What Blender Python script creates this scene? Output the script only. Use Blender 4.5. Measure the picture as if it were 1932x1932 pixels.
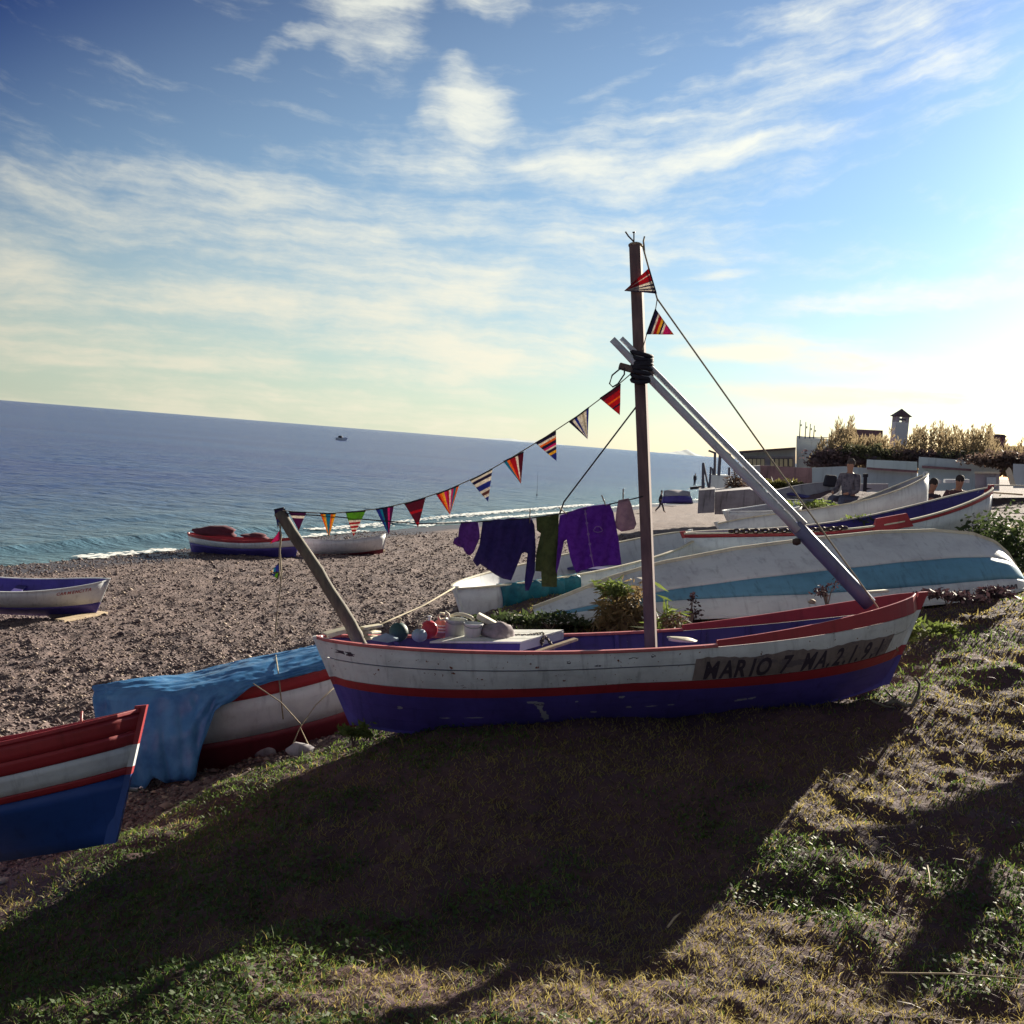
import bpy, bmesh, math, random
import numpy as np
from mathutils import Vector, Matrix
random.seed(7); rng = np.random.default_rng(7)
sc = bpy.context.scene
for o in list(bpy.data.objects): bpy.data.objects.remove(o)
COL = sc.collection
R = math.radians

# ------------------------------------------------------------------ camera
EYE = 5.0                                   # metres above the sea
FOC = 2072.0; ROLL = R(4.56); PITCH = R(3.7)
cF = np.array([0, math.cos(PITCH), -math.sin(PITCH)])
_r0 = np.array([1., 0, 0]); _u0 = np.array([0, math.sin(PITCH), math.cos(PITCH)])
cR = math.cos(ROLL)*_r0 + math.sin(ROLL)*_u0
cU = -math.sin(ROLL)*_r0 + math.cos(ROLL)*_u0
cC = np.array([0., 0., EYE])
cam = bpy.data.objects.new('camera', bpy.data.cameras.new('camera')); COL.objects.link(cam)
m = Matrix.Identity(4)
for i in range(3):
    m[i][0], m[i][1], m[i][2], m[i][3] = cR[i], cU[i], -cF[i], cC[i]
cam.matrix_world = m
cam.data.sensor_fit = 'HORIZONTAL'; cam.data.angle = 2*math.atan(966/FOC)
cam.data.clip_start = 0.05; cam.data.clip_end = 90000
sc.camera = cam
sc.render.resolution_x = sc.render.resolution_y = 1024

def ray(x, y): return cF + (x-966)/FOC*cR + (966-y)/FOC*cU
def at(x, y, Y):                              # survey point: picture coordinate at a ground distance
    d = ray(x, y); return cC + d*(Y/d[1])

# ------------------------------------------------------------------ light
SUN_AZ, SUN_EL = R(34), R(18)
SUN = Vector((math.sin(SUN_AZ)*math.cos(SUN_EL), math.cos(SUN_AZ)*math.cos(SUN_EL), math.sin(SUN_EL)))
sl = bpy.data.lights.new('sun', 'SUN'); sl.energy = 5.0; sl.angle = R(0.5); sl.color = (1.0, 0.90, 0.73)
so = bpy.data.objects.new('sun', sl); COL.objects.link(so)
so.rotation_euler = (-SUN).to_track_quat('-Z', 'Y').to_euler()
sc.view_settings.view_transform = 'Standard'; sc.view_settings.look = 'None'
sc.view_settings.gamma = 1.0; sc.view_settings.exposure = 1.35
sc.cycles.max_bounces = 6; sc.cycles.diffuse_bounces = 3; sc.cycles.glossy_bounces = 3; sc.cycles.transmission_bounces = 4; sc.cycles.transparent_max_bounces = 8
sc.view_settings.use_curve_mapping = False

# ------------------------------------------------------------------ world
W = bpy.data.worlds.new('World'); sc.world = W; W.use_nodes = True
nt = W.node_tree; nt.nodes.clear()
def N(tree, typ, **kw):
    n = tree.nodes.new(typ)
    for k, v in kw.items():
        if k.startswith('i_'): n.inputs[k[2:].replace('_', ' ')].default_value = v
        else: setattr(n, k, v)
    return n
def math_n(tree, op, a, b=None, c=None, clamp=False):
    n = tree.nodes.new('ShaderNodeMath'); n.operation = op; n.use_clamp = clamp
    for i, v in enumerate((a, b, c)):
        if v is None: continue
        if isinstance(v, (int, float)): n.inputs[i].default_value = v
        else: tree.links.new(v, n.inputs[i])
    return n.outputs[0]
FILL_CLOUD_OFF = (33.5, 55.0)  # shifts the added ambient cloud so the framed sky stays clear
def build_world():
    L = nt.links.new
    sky = N(nt, 'ShaderNodeTexSky', sky_type='NISHITA', sun_disc=False)
    sky.sun_elevation = SUN_EL; sky.sun_rotation = SUN_AZ
    sky.air_density = 1.0; sky.dust_density = 0.46; sky.ozone_density = 5.0; sky.altitude = 0
    v1 = N(nt, 'ShaderNodeVectorMath', operation='SCALE'); L(sky.outputs[0], v1.inputs[0]); v1.inputs['Scale'].default_value = .1
    ga = N(nt, 'ShaderNodeGamma'); L(v1.outputs[0], ga.inputs[0]); ga.inputs[1].default_value = 2.75
    v2 = N(nt, 'ShaderNodeVectorMath', operation='MULTIPLY'); L(ga.outputs[0], v2.inputs[0]); v2.inputs[1].default_value = (9.5, 8.6, 9.2)
    tc = N(nt, 'ShaderNodeTexCoord')
    sep = N(nt, 'ShaderNodeSeparateXYZ'); L(tc.outputs['Generated'], sep.inputs[0])
    az = math_n(nt, 'MULTIPLY', math_n(nt, 'ARCTAN2', sep.outputs[0], sep.outputs[1]), 57.2958)
    el = math_n(nt, 'MULTIPLY', math_n(nt, 'ARCSINE', sep.outputs[2]), 57.2958)
    co = N(nt, 'ShaderNodeCombineXYZ'); L(az, co.inputs[0]); L(el, co.inputs[1])
    def noise(scale, detail, rough, vec, rot=0, sx=1, sy=1):
        mp = N(nt, 'ShaderNodeMapping'); mp.inputs['Scale'].default_value = (sx, sy, 1); mp.inputs['Rotation'].default_value = (0, 0, rot)
        L(vec, mp.inputs[0])
        n = N(nt, 'ShaderNodeTexNoise', noise_dimensions='2D'); n.inputs['Scale'].default_value = scale; n.inputs['Detail'].default_value = detail
        n.inputs['Roughness'].default_value = rough; L(mp.outputs[0], n.inputs['Vector']); return n
    # wind-drawn warp of the cloud field
    wn = noise(0.16, 4, 0.62, co.outputs[0])
    w1 = N(nt, 'ShaderNodeVectorMath', operation='SUBTRACT'); L(wn.outputs['Color'], w1.inputs[0]); w1.inputs[1].default_value = (.5, .5, .5)
    w2 = N(nt, 'ShaderNodeVectorMath', operation='MULTIPLY'); L(w1.outputs[0], w2.inputs[0]); w2.inputs[1].default_value = (5, 3.2, 0)
    w3 = N(nt, 'ShaderNodeVectorMath', operation='ADD'); L(co.outputs[0], w3.inputs[0]); L(w2.outputs[0], w3.inputs[1])
    warped = w3.outputs[0]
    def azel(px, py):
        d = ray(px, py); d = d/np.linalg.norm(d)
        return math.degrees(math.atan2(d[0], d[1])), math.degrees(math.asin(d[2]))
    # cloud banks by bearing: centre, end of long axis, half width (degrees), weight
    banks = [
        ((720, 25), (830, 40), 2.5, .95), ((660, 40), (760, 20), 2.0, .8), ((620, 70), (430, 140), .7, .70), ((930, 12), (1000, 10), .8, .65),
        ((900, 225), (1010, 250), 1.9, 1.02), ((865, 180), (930, 165), 1.4, .78), ((970, 255), (1050, 275), 1.2, .78), ((800, 225), (850, 215), .9, .72),
        ((1120, 315), (1330, 320), 1.7, 1.05), ((800, 340), (1250, 330), 1.8, .72), ((560, 390), (1150, 375), 2.2, .85),
        ((230, 335), (30, 315), 1.1, .75), ((330, 350), (520, 390), 1.0, .7), ((60, 500), (-350, 380), 1.9, .85), ((350, 560), (-500, 600), 2.4, .85),
        ((1350, 290), (1680, 215), .8, .95), ((1550, 150), (1950, 60), 1.6, .66), ((1400, 250), (1800, 170), 1.0, .62), ((1250, 220), (1480, 190), 1.3, .66),
        ((1650, 60), (1950, 10), 2.2, .72), ((1160, 160), (1270, 112), .35, .55), ((1780, 130), (1950, 80), 1.2, .9),
        ((900, 650), (300, 700), 3.0, .9), ((300, 450), (700, 480), .9, .6), ((1000, 460), (700, 480), 1.0, .55), ((350, 800), (-600, 760), 2.2, .7), ((1150, 560), (1450, 600), 1.2, .72), ((1680, 565), (2000, 515), .85, .9), ((1330, 525), (1450, 508), .3, .7),
        ((1380, 665), (1525, 668), .62, 1.5), ((1560, 695), (1670, 692), .42, 1.0), ((1600, 745), (2100, 760), .6, 1.0), ((1150, 630), (1300, 622), .5, .8),
        ((800, 560), (200, 640), 1.6, .72), ((100, 650), (-300, 620), 1.6, .7), ((2300, 300), (2700, 100), 3, .8)]
    def homog(v):                                 # (az, el) -> (az, el, 1) so that each bank is two dot products
        a = N(nt, 'ShaderNodeVectorMath', operation='ADD'); L(v, a.inputs[0]); a.inputs[1].default_value = (0, 0, 1); return a.outputs[0]
    wv_ = N(nt, 'ShaderNodeVectorMath', operation='MULTIPLY'); L(warped, wv_.inputs[0]); wv_.inputs[1].default_value = (1, 1, 0)
    wh_ = N(nt, 'ShaderNodeVectorMath', operation='SCALE'); L(w2.outputs[0], wh_.inputs[0]); wh_.inputs['Scale'].default_value = .55
    wm_ = N(nt, 'ShaderNodeVectorMath', operation='ADD'); L(co.outputs[0], wm_.inputs[0]); L(wh_.outputs[0], wm_.inputs[1])
    PW, PC, PM = homog(wv_.outputs[0]), homog(co.outputs[0]), homog(wm_.outputs[0])
    acc = None
    for (c, e, hw, wgt) in banks:
        a0, e0 = azel(*c); a1, e1 = azel(*e)
        ln = max(math.hypot(a1-a0, e1-e0), .3); th = math.atan2(e1-e0, a1-a0); la, lb = ln*1.18, hw*1.28
        src = PC if hw <= .65 else (PW if wgt < .8 else PM); uv = []
        for (ux, uy, l_) in ((math.cos(th), math.sin(th), la), (-math.sin(th), math.cos(th), lb)):
            d_ = N(nt, 'ShaderNodeVectorMath', operation='DOT_PRODUCT'); L(src, d_.inputs[0])
            d_.inputs[1].default_value = (ux/l_, uy/l_, -(ux*a0+uy*e0)/l_); uv.append(d_.outputs['Value'])
        r2 = math_n(nt, 'MULTIPLY_ADD', uv[1], uv[1], math_n(nt, 'MULTIPLY', uv[0], uv[0]))
        val = math_n(nt, 'MULTIPLY_ADD', r2, -wgt, wgt)
        acc = math_n(nt, 'SMOOTH_MAX', 0.0 if acc is None else acc, val, .22)
    # thin high cirrus everywhere, plus cloud added to raise ambient light, on a flat layer overhead so that it thins with perspective
    zz = math_n(nt, 'ADD', math_n(nt, 'MAXIMUM', sep.outputs[2], 0.0), .10)
    pl = N(nt, 'ShaderNodeCombineXYZ'); L(math_n(nt, 'DIVIDE', sep.outputs[0], zz), pl.inputs[0]); L(math_n(nt, 'DIVIDE', sep.outputs[1], zz), pl.inputs[1])
    cir = noise(1.5, 5, .62, pl.outputs[0], rot=R(-18), sx=.55, sy=1.5)
    off = N(nt, 'ShaderNodeVectorMath', operation='ADD'); L(pl.outputs[0], off.inputs[0]); off.inputs[1].default_value = (FILL_CLOUD_OFF[0], FILL_CLOUD_OFF[1], 0)
    fill_cloud = noise(.42, 3, .55, off.outputs[0], rot=R(-20), sx=.8, sy=1.3)  # cloud cover added beyond the frame to lift ambient light
    acc = math_n(nt, 'SMOOTH_MAX', acc, math_n(nt, 'MULTIPLY_ADD', fill_cloud.outputs['Fac'], 3.4, -1.40), .25)
    # fibres bend: falling to the right at left, rising to the right on the sun side, level near the horizon
    azc = math_n(nt, 'MAXIMUM', math_n(nt, 'MINIMUM', az, 40.), -40.)
    bend = math_n(nt, 'ADD', math_n(nt, 'MULTIPLY', azc, .10), math_n(nt, 'MULTIPLY', math_n(nt, 'MULTIPLY', azc, azc), .006))
    bs_ = N(nt, 'ShaderNodeMapRange', interpolation_type='SMOOTHSTEP'); L(el, bs_.inputs['Value']); bs_.inputs['From Min'].default_value = 5; bs_.inputs['From Max'].default_value = 17
    fel = math_n(nt, 'SUBTRACT', el, math_n(nt, 'MULTIPLY', bend, bs_.outputs[0]))
    fc = N(nt, 'ShaderNodeCombineXYZ'); L(az, fc.inputs[0]); L(fel, fc.inputs[1])
    fv = N(nt, 'ShaderNodeVectorMath', operation='ADD'); L(fc.outputs[0], fv.inputs[0])
    w4 = N(nt, 'ShaderNodeVectorMath', operation='SCALE'); L(w2.outputs[0], w4.inputs[0]); w4.inputs['Scale'].default_value = .45; L(w4.outputs[0], fv.inputs[1])
    fib = noise(1.0, 7, .62, fv.outputs[0], sx=.085, sy=.60)
    puff = noise(.42, 6, .64, co.outputs[0], rot=R(25), sx=.75, sy=1.2)
    hi = N(nt, 'ShaderNodeMapRange', interpolation_type='SMOOTHSTEP'); L(el, hi.inputs['Value']); hi.inputs['From Min'].default_value = 27; hi.inputs['From Max'].default_value = 38
    fm_ = N(nt, 'ShaderNodeMix', data_type='FLOAT'); L(hi.outputs[0], fm_.inputs[0]); L(fib.outputs['Fac'], fm_.inputs[2]); L(cir.outputs['Fac'], fm_.inputs[3])
    raw = math_n(nt, 'ADD', acc, math_n(nt, 'MULTIPLY', math_n(nt, 'SUBTRACT', fm_.outputs[0], .5), 2.0))
    raw = math_n(nt, 'ADD', raw, math_n(nt, 'MULTIPLY', math_n(nt, 'MULTIPLY', math_n(nt, 'SUBTRACT', puff.outputs['Fac'], .5), math_n(nt, 'SUBTRACT', 1.0, hi.outputs[0])), .8))
    raw = math_n(nt, 'ADD', raw, math_n(nt, 'MULTIPLY', math_n(nt, 'SUBTRACT', cir.outputs['Fac'], .5), .6))
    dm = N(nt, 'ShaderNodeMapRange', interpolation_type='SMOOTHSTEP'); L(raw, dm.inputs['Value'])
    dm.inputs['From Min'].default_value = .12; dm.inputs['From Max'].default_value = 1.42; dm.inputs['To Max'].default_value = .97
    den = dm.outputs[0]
    # pale band towards the horizon
    veil = N(nt, 'ShaderNodeMapRange', interpolation_type='SMOOTHSTEP'); L(el, veil.inputs['Value'])
    veil.inputs['From Min'].default_value = 25; veil.inputs['From Max'].default_value = 0.0; veil.inputs['To Max'].default_value = .80
    # cloud brightness rises towards the sun
    dp = N(nt, 'ShaderNodeVectorMath', operation='DOT_PRODUCT'); L(tc.outputs['Generated'], dp.inputs[0]); dp.inputs[1].default_value = SUN
    dr = N(nt, 'ShaderNodeMapRange'); L(dp.outputs['Value'], dr.inputs['Value'])
    dr.inputs['From Min'].default_value = .45; dr.inputs['From Max'].default_value = 1.0; dr.inputs['To Min'].default_value = .64; dr.inputs['To Max'].default_value = 1.06
    wc = N(nt, 'ShaderNodeMix', data_type='RGBA'); L(math_n(nt, 'DIVIDE', el, 13, clamp=True), wc.inputs[0])
    wc.inputs[6].default_value = (6.2, 5.8, 4.5, 1); wc.inputs[7].default_value = (5.6, 5.7, 5.1, 1)
    cc = N(nt, 'ShaderNodeVectorMath', operation='SCALE'); L(wc.outputs[2], cc.inputs[0]); L(dr.outputs[0], cc.inputs['Scale'])
    vc = N(nt, 'ShaderNodeMix', data_type='RGBA'); L(math_n(nt, 'DIVIDE', el, 12, clamp=True), vc.inputs[0])
    vc.inputs[6].default_value = (5.3, 5.9, 4.7, 1); vc.inputs[7].default_value = (3.2, 4.8, 5.2, 1)
    vs = N(nt, 'ShaderNodeVectorMath', operation='SCALE'); L(vc.outputs[2], vs.inputs[0]); L(dr.outputs[0], vs.inputs['Scale'])
    vd = N(nt, 'ShaderNodeMapRange'); L(dp.outputs['Value'], vd.inputs['Value']); vd.inputs['From Min'].default_value = .5; vd.inputs['From Max'].default_value = 1.0; vd.inputs['To Min'].default_value = 19; vd.inputs['To Max'].default_value = 46; L(vd.outputs[0], veil.inputs['From Min'])
    m1 = N(nt, 'ShaderNodeMix', data_type='RGBA'); L(veil.outputs[0], m1.inputs[0]); L(v2.outputs[0], m1.inputs[6]); L(vs.outputs[0], m1.inputs[7])
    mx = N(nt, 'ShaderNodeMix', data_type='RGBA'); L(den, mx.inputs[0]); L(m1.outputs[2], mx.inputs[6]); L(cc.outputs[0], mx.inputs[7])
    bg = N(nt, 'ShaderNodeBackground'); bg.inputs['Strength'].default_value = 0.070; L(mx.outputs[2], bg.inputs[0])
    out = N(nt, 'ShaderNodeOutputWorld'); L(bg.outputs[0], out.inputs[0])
    W.cycles.sampling_method = 'MANUAL'; W.cycles.sample_map_resolution = 256
build_world()

# ------------------------------------------------------------------ helpers
def tag(o, label=None, cat=None, group=None, kind=None):
    if label: o['label'] = label
    if cat: o['category'] = cat
    if group: o['group'] = group
    if kind: o['kind'] = kind
    return o
def empty(name, label, cat, loc=(0, 0, 0), group=None):
    o = bpy.data.objects.new(name, None); COL.objects.link(o); o.location = loc; o.empty_display_size = .1
    return tag(o, label, cat, group)
class MB:
    def __init__(s): s.v = []; s.f = []; s.mi = []; s.n = 0
    def add(s, v, f, mi=0):
        v = [tuple(float(c) for c in p) for p in v]
        s.v += v; s.f += [tuple(i+s.n for i in q) for q in f]; s.mi += [mi]*len(f); s.n += len(v); return s
    def box(s, c, size, rot=None, mi=0, taper=1.0):
        hx, hy, hz = [k/2 for k in size]
        P = [(-hx, -hy, -hz), (hx, -hy, -hz), (hx, hy, -hz), (-hx, hy, -hz), (-hx*taper, -hy*taper, hz), (hx*taper, -hy*taper, hz), (hx*taper, hy*taper, hz), (-hx*taper, hy*taper, hz)]
        M = rot if rot is not None else Matrix.Identity(3)
        c = Vector(c)
        return s.add([c + M @ Vector(p) for p in P], [(0, 3, 2, 1), (4, 5, 6, 7), (0, 1, 5, 4), (1, 2, 6, 5), (2, 3, 7, 6), (3, 0, 4, 7)], mi)
    def beam(s, a, b, w, h, up=(0, 0, 1), mi=0):
        a = Vector(a); b = Vector(b); x = (b-a).normalized(); y = Vector(up).cross(x)
        if y.length < 1e-4: y = Vector((0, 1, 0)).cross(x)
        y.normalize(); z = x.cross(y)
        return s.box((a+b)/2, ((b-a).length, w, h), Matrix((x, y, z)).transposed(), mi)
    def tube(s, pts, r, n=8, mi=0, cap=True):
        pts = [Vector(p) for p in pts]; k = len(pts)
        rs = r if isinstance(r, (list, tuple)) else [r]*k
        up = Vector((0.13, 0.2, 1)); V = []; Fc = []
        for i, p in enumerate(pts):
            d = (pts[min(i+1, k-1)]-pts[max(i-1, 0)]).normalized()
            a = d.cross(up)
            if a.length < .05: a = d.cross(Vector((1, 0, 0)))
            a.normalize(); b = d.cross(a)
            for j in range(n):
                t = 2*math.pi*j/n; V.append(p + (a*math.cos(t)+b*math.sin(t))*rs[i])
        for i in range(k-1):
            for j in range(n):
                j2 = (j+1) % n; Fc.append((i*n+j, i*n+j2, (i+1)*n+j2, (i+1)*n+j))
        if cap: Fc.append(tuple(range(n-1, -1, -1))); Fc.append(tuple((k-1)*n+j for j in range(n)))
        return s.add(V, Fc, mi)
    def lathe(s, prof, n=20, c=(0, 0, 0), mi=0, rot=None, wob=0):
        c = Vector(c); V = []; Fc = []; k = len(prof); M = rot if rot is not None else Matrix.Identity(3)
        for (r, z) in prof:
            for j in range(n):
                t = 2*math.pi*j/n; q = r*(1+wob*random.uniform(-1, 1)); V.append(c + M @ Vector((q*math.cos(t), q*math.sin(t), z)))
        for i in range(k-1):
            for j in range(n):
                j2 = (j+1) % n; Fc.append((i*n+j, i*n+j2, (i+1)*n+j2, (i+1)*n+j))
        return s.add(V, Fc, mi)
    def build(s, name, mat, parent=None, smooth=False):
        me = bpy.data.meshes.new(name); me.from_pydata(s.v, [], s.f)
        for mm in (mat if isinstance(mat, (list, tuple)) else [mat]): me.materials.append(mm)
        if any(s.mi): me.polygons.foreach_set('material_index', s.mi)
        if smooth: me.polygons.foreach_set('use_smooth', [True]*len(s.f))
        me.update()
        o = bpy.data.objects.new(name, me); COL.objects.link(o)
        if parent is not None: o.parent = parent
        return o
def bevel(o, w=.004, seg=2):
    b = o.modifiers.new('bevel', 'BEVEL'); b.width = w; b.segments = seg; b.limit_method = 'ANGLE'; return o
def np_mesh(name, V, Fq, mat, parent=None, smooth=False, attrs=None):
    """V (n,3), Fq (m,k) arrays"""
    V = np.asarray(V, np.float32); Fq = np.asarray(Fq, np.int32)
    me = bpy.data.meshes.new(name); k = Fq.shape[1]
    me.vertices.add(len(V)); me.vertices.foreach_set('co', V.ravel())
    me.loops.add(Fq.size); me.loops.foreach_set('vertex_index', Fq.ravel())
    me.polygons.add(len(Fq)); me.polygons.foreach_set('loop_start', np.arange(len(Fq), dtype=np.int32)*k)
    me.polygons.foreach_set('loop_total', np.full(len(Fq), k, np.int32))
    if smooth: me.polygons.foreach_set('use_smooth', np.ones(len(Fq), bool))
    for nme, arr in (attrs or {}).items():
        if arr.ndim == 1: a = me.attributes.new(nme, 'FLOAT', 'POINT'); a.data.foreach_set('value', arr.astype(np.float32))
        else: a = me.attributes.new(nme, 'FLOAT_COLOR', 'POINT'); a.data.foreach_set('color', arr.astype(np.float32).ravel())
    me.update(); me.validate()
    for mm in (mat if isinstance(mat, (list, tuple)) else [mat]): me.materials.append(mm)
    o = bpy.data.objects.new(name, me); COL.objects.link(o)
    if parent is not None: o.parent = parent
    return o

# ------------------------------------------------------------------ materials
def new_mat(name):
    mt = bpy.data.materials.new(name); mt.use_nodes = True; t = mt.node_tree; t.nodes.clear()
    b = N(t, 'ShaderNodeBsdfPrincipled'); o = N(t, 'ShaderNodeOutputMaterial'); t.links.new(b.outputs[0], o.inputs[0])
    return mt, t, b
def c4(c): return (c[0], c[1], c[2], 1)
def tnoise(t, scale, detail=4, rough=.6, coord='Object', sc3=(1, 1, 1)):
    tc = N(t, 'ShaderNodeTexCoord'); mp = N(t, 'ShaderNodeMapping'); mp.inputs['Scale'].default_value = sc3
    t.links.new(tc.outputs[coord], mp.inputs[0])
    n = N(t, 'ShaderNodeTexNoise'); n.inputs['Scale'].default_value = scale; n.inputs['Detail'].default_value = detail; n.inputs['Roughness'].default_value = rough
    t.links.new(mp.outputs[0], n.inputs['Vector']); return n.outputs['Fac']
def mixc(t, fac, a, b):
    n = N(t, 'ShaderNodeMix', data_type='RGBA')
    for v, i in ((fac, 0), (a, 6), (b, 7)):
        if isinstance(v, (int, float)): n.inputs[i].default_value = v
        elif isinstance(v, tuple): n.inputs[i].default_value = c4(v)
        else: t.links.new(v, n.inputs[i])
    return n.outputs[2]
def mrange(t, v, a, b, c=0., d=1., smooth=True):
    n = N(t, 'ShaderNodeMapRange'); n.interpolation_type = 'SMOOTHSTEP' if smooth else 'LINEAR'
    t.links.new(v, n.inputs['Value'])
    for k, x in zip(('From Min', 'From Max', 'To Min', 'To Max'), (a, b, c, d)): n.inputs[k].default_value = x
    return n.outputs[0]
def bump(t, b, h, strength=.3, dist=.01):
    n = N(t, 'ShaderNodeBump'); n.inputs['Strength'].default_value = strength; n.inputs['Distance'].default_value = dist
    t.links.new(h, n.inputs['Height']); t.links.new(n.outputs[0], b.inputs['Normal'])
def paint(name, col, dirt=.25, chip=None, chip_at=.70, rough=.55, scale=1., dirt_col=None, spots=False):
    mt, t, b = new_mat(name)
    dcol = dirt_col or tuple(c*.55 for c in col)
    n1 = tnoise(t, 2.2*scale, 7, .68); n2 = tnoise(t, 9*scale, 6, .7, sc3=(.5, 1, 1.6))
    c = mixc(t, mrange(t, n1, .38, .72, 0, dirt*1.6), col, dcol)
    c = mixc(t, mrange(t, n2, .52, .8, 0, dirt*1.5), c, tuple(k*.8 for k in dcol))
    sk = tnoise(t, 7*scale, 4, .6, sc3=(2.6, 1, .22)); c = mixc(t, mrange(t, sk, .52, .78, 0, dirt*1.5), c, tuple(k*.62 for k in dcol))
    if spots:
        s1 = tnoise(t, 38*scale, 2, .5); c = mixc(t, mrange(t, s1, .70, .74), c, (.16, .06, .035))
    if chip:
        n3 = tnoise(t, 6*scale, 9, .72, sc3=(.7, 1, 1.5)); k = mrange(t, n3, chip_at, chip_at+.03)
        c = mixc(t, k, c, chip); bump(t, b, math_n(t, 'SUBTRACT', n2, math_n(t, 'MULTIPLY', k, .8)), .35, .006)
    else: bump(t, b, n2, .25, .005)
    t.links.new(c, b.inputs['Base Color']); b.inputs['Roughness'].default_value = rough
    return mt
def wood(name, a, b_, rough=.8, scale=1., axis=(1, 1, .12)):
    mt, t, b = new_mat(name)
    n = tnoise(t, 22*scale, 6, .65, sc3=axis); n2 = tnoise(t, 3*scale, 4, .6)
    c = mixc(t, mrange(t, n, .32, .7), a, b_); c = mixc(t, mrange(t, n2, .45, .75, 0, .5), c, tuple(k*.55 for k in b_))
    t.links.new(c, b.inputs['Base Color']); b.inputs['Roughness'].default_value = rough; bump(t, b, n, .45, .006); return mt
def cloth(name, col, col2=None, transl=.35, rough=.95, scale=1.):
    mt, t, b = new_mat(name); n = tnoise(t, 26*scale, 5, .65); n2 = tnoise(t, 160*scale, 2, .5)
    c = mixc(t, mrange(t, n, .35, .7), col, col2 or tuple(k*.72 for k in col))
    t.links.new(c, b.inputs['Base Color']); b.inputs['Roughness'].default_value = rough; bump(t, b, n2, .3, .003)
    tr = N(t, 'ShaderNodeBsdfTranslucent'); t.links.new(c, tr.inputs[0])
    mx = N(t, 'ShaderNodeMixShader'); mx.inputs[0].default_value = transl
    out = [n for n in t.nodes if n.type == 'OUTPUT_MATERIAL'][0]
    t.links.new(b.outputs[0], mx.inputs[1]); t.links.new(tr.outputs[0], mx.inputs[2]); t.links.new(mx.outputs[0], out.inputs[0]); return mt
def leaf(name, col, col2, transl=.4):
    mt, t, b = new_mat(name); n = tnoise(t, 1.3, 3, .6); n2 = tnoise(t, 14, 2, .6)
    c = mixc(t, mrange(t, n, .35, .65), col, col2); c = mixc(t, mrange(t, n2, .4, .7, 0, .6), c, tuple(k*.6 for k in col))
    t.links.new(c, b.inputs['Base Color']); b.inputs['Roughness'].default_value = .6
    tr = N(t, 'ShaderNodeBsdfTranslucent'); t.links.new(c, tr.inputs[0])
    mx = N(t, 'ShaderNodeMixShader'); mx.inputs[0].default_value = transl
    out = [n for n in t.nodes if n.type == 'OUTPUT_MATERIAL'][0]
    t.links.new(b.outputs[0], mx.inputs[1]); t.links.new(tr.outputs[0], mx.inputs[2]); t.links.new(mx.outputs[0], out.inputs[0]); return mt
def plain(name, col, rough=.6, metal=0., var=.2, scale=8):
    mt, t, b = new_mat(name); n = tnoise(t, scale, 5, .65)
    t.links.new(mixc(t, mrange(t, n, .35, .7, 0, var*2), col, tuple(k*.6 for k in col)), b.inputs['Base Color'])
    b.inputs['Roughness'].default_value = rough; b.inputs['Metallic'].default_value = metal; bump(t, b, n, .15, .004); return mt

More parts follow.
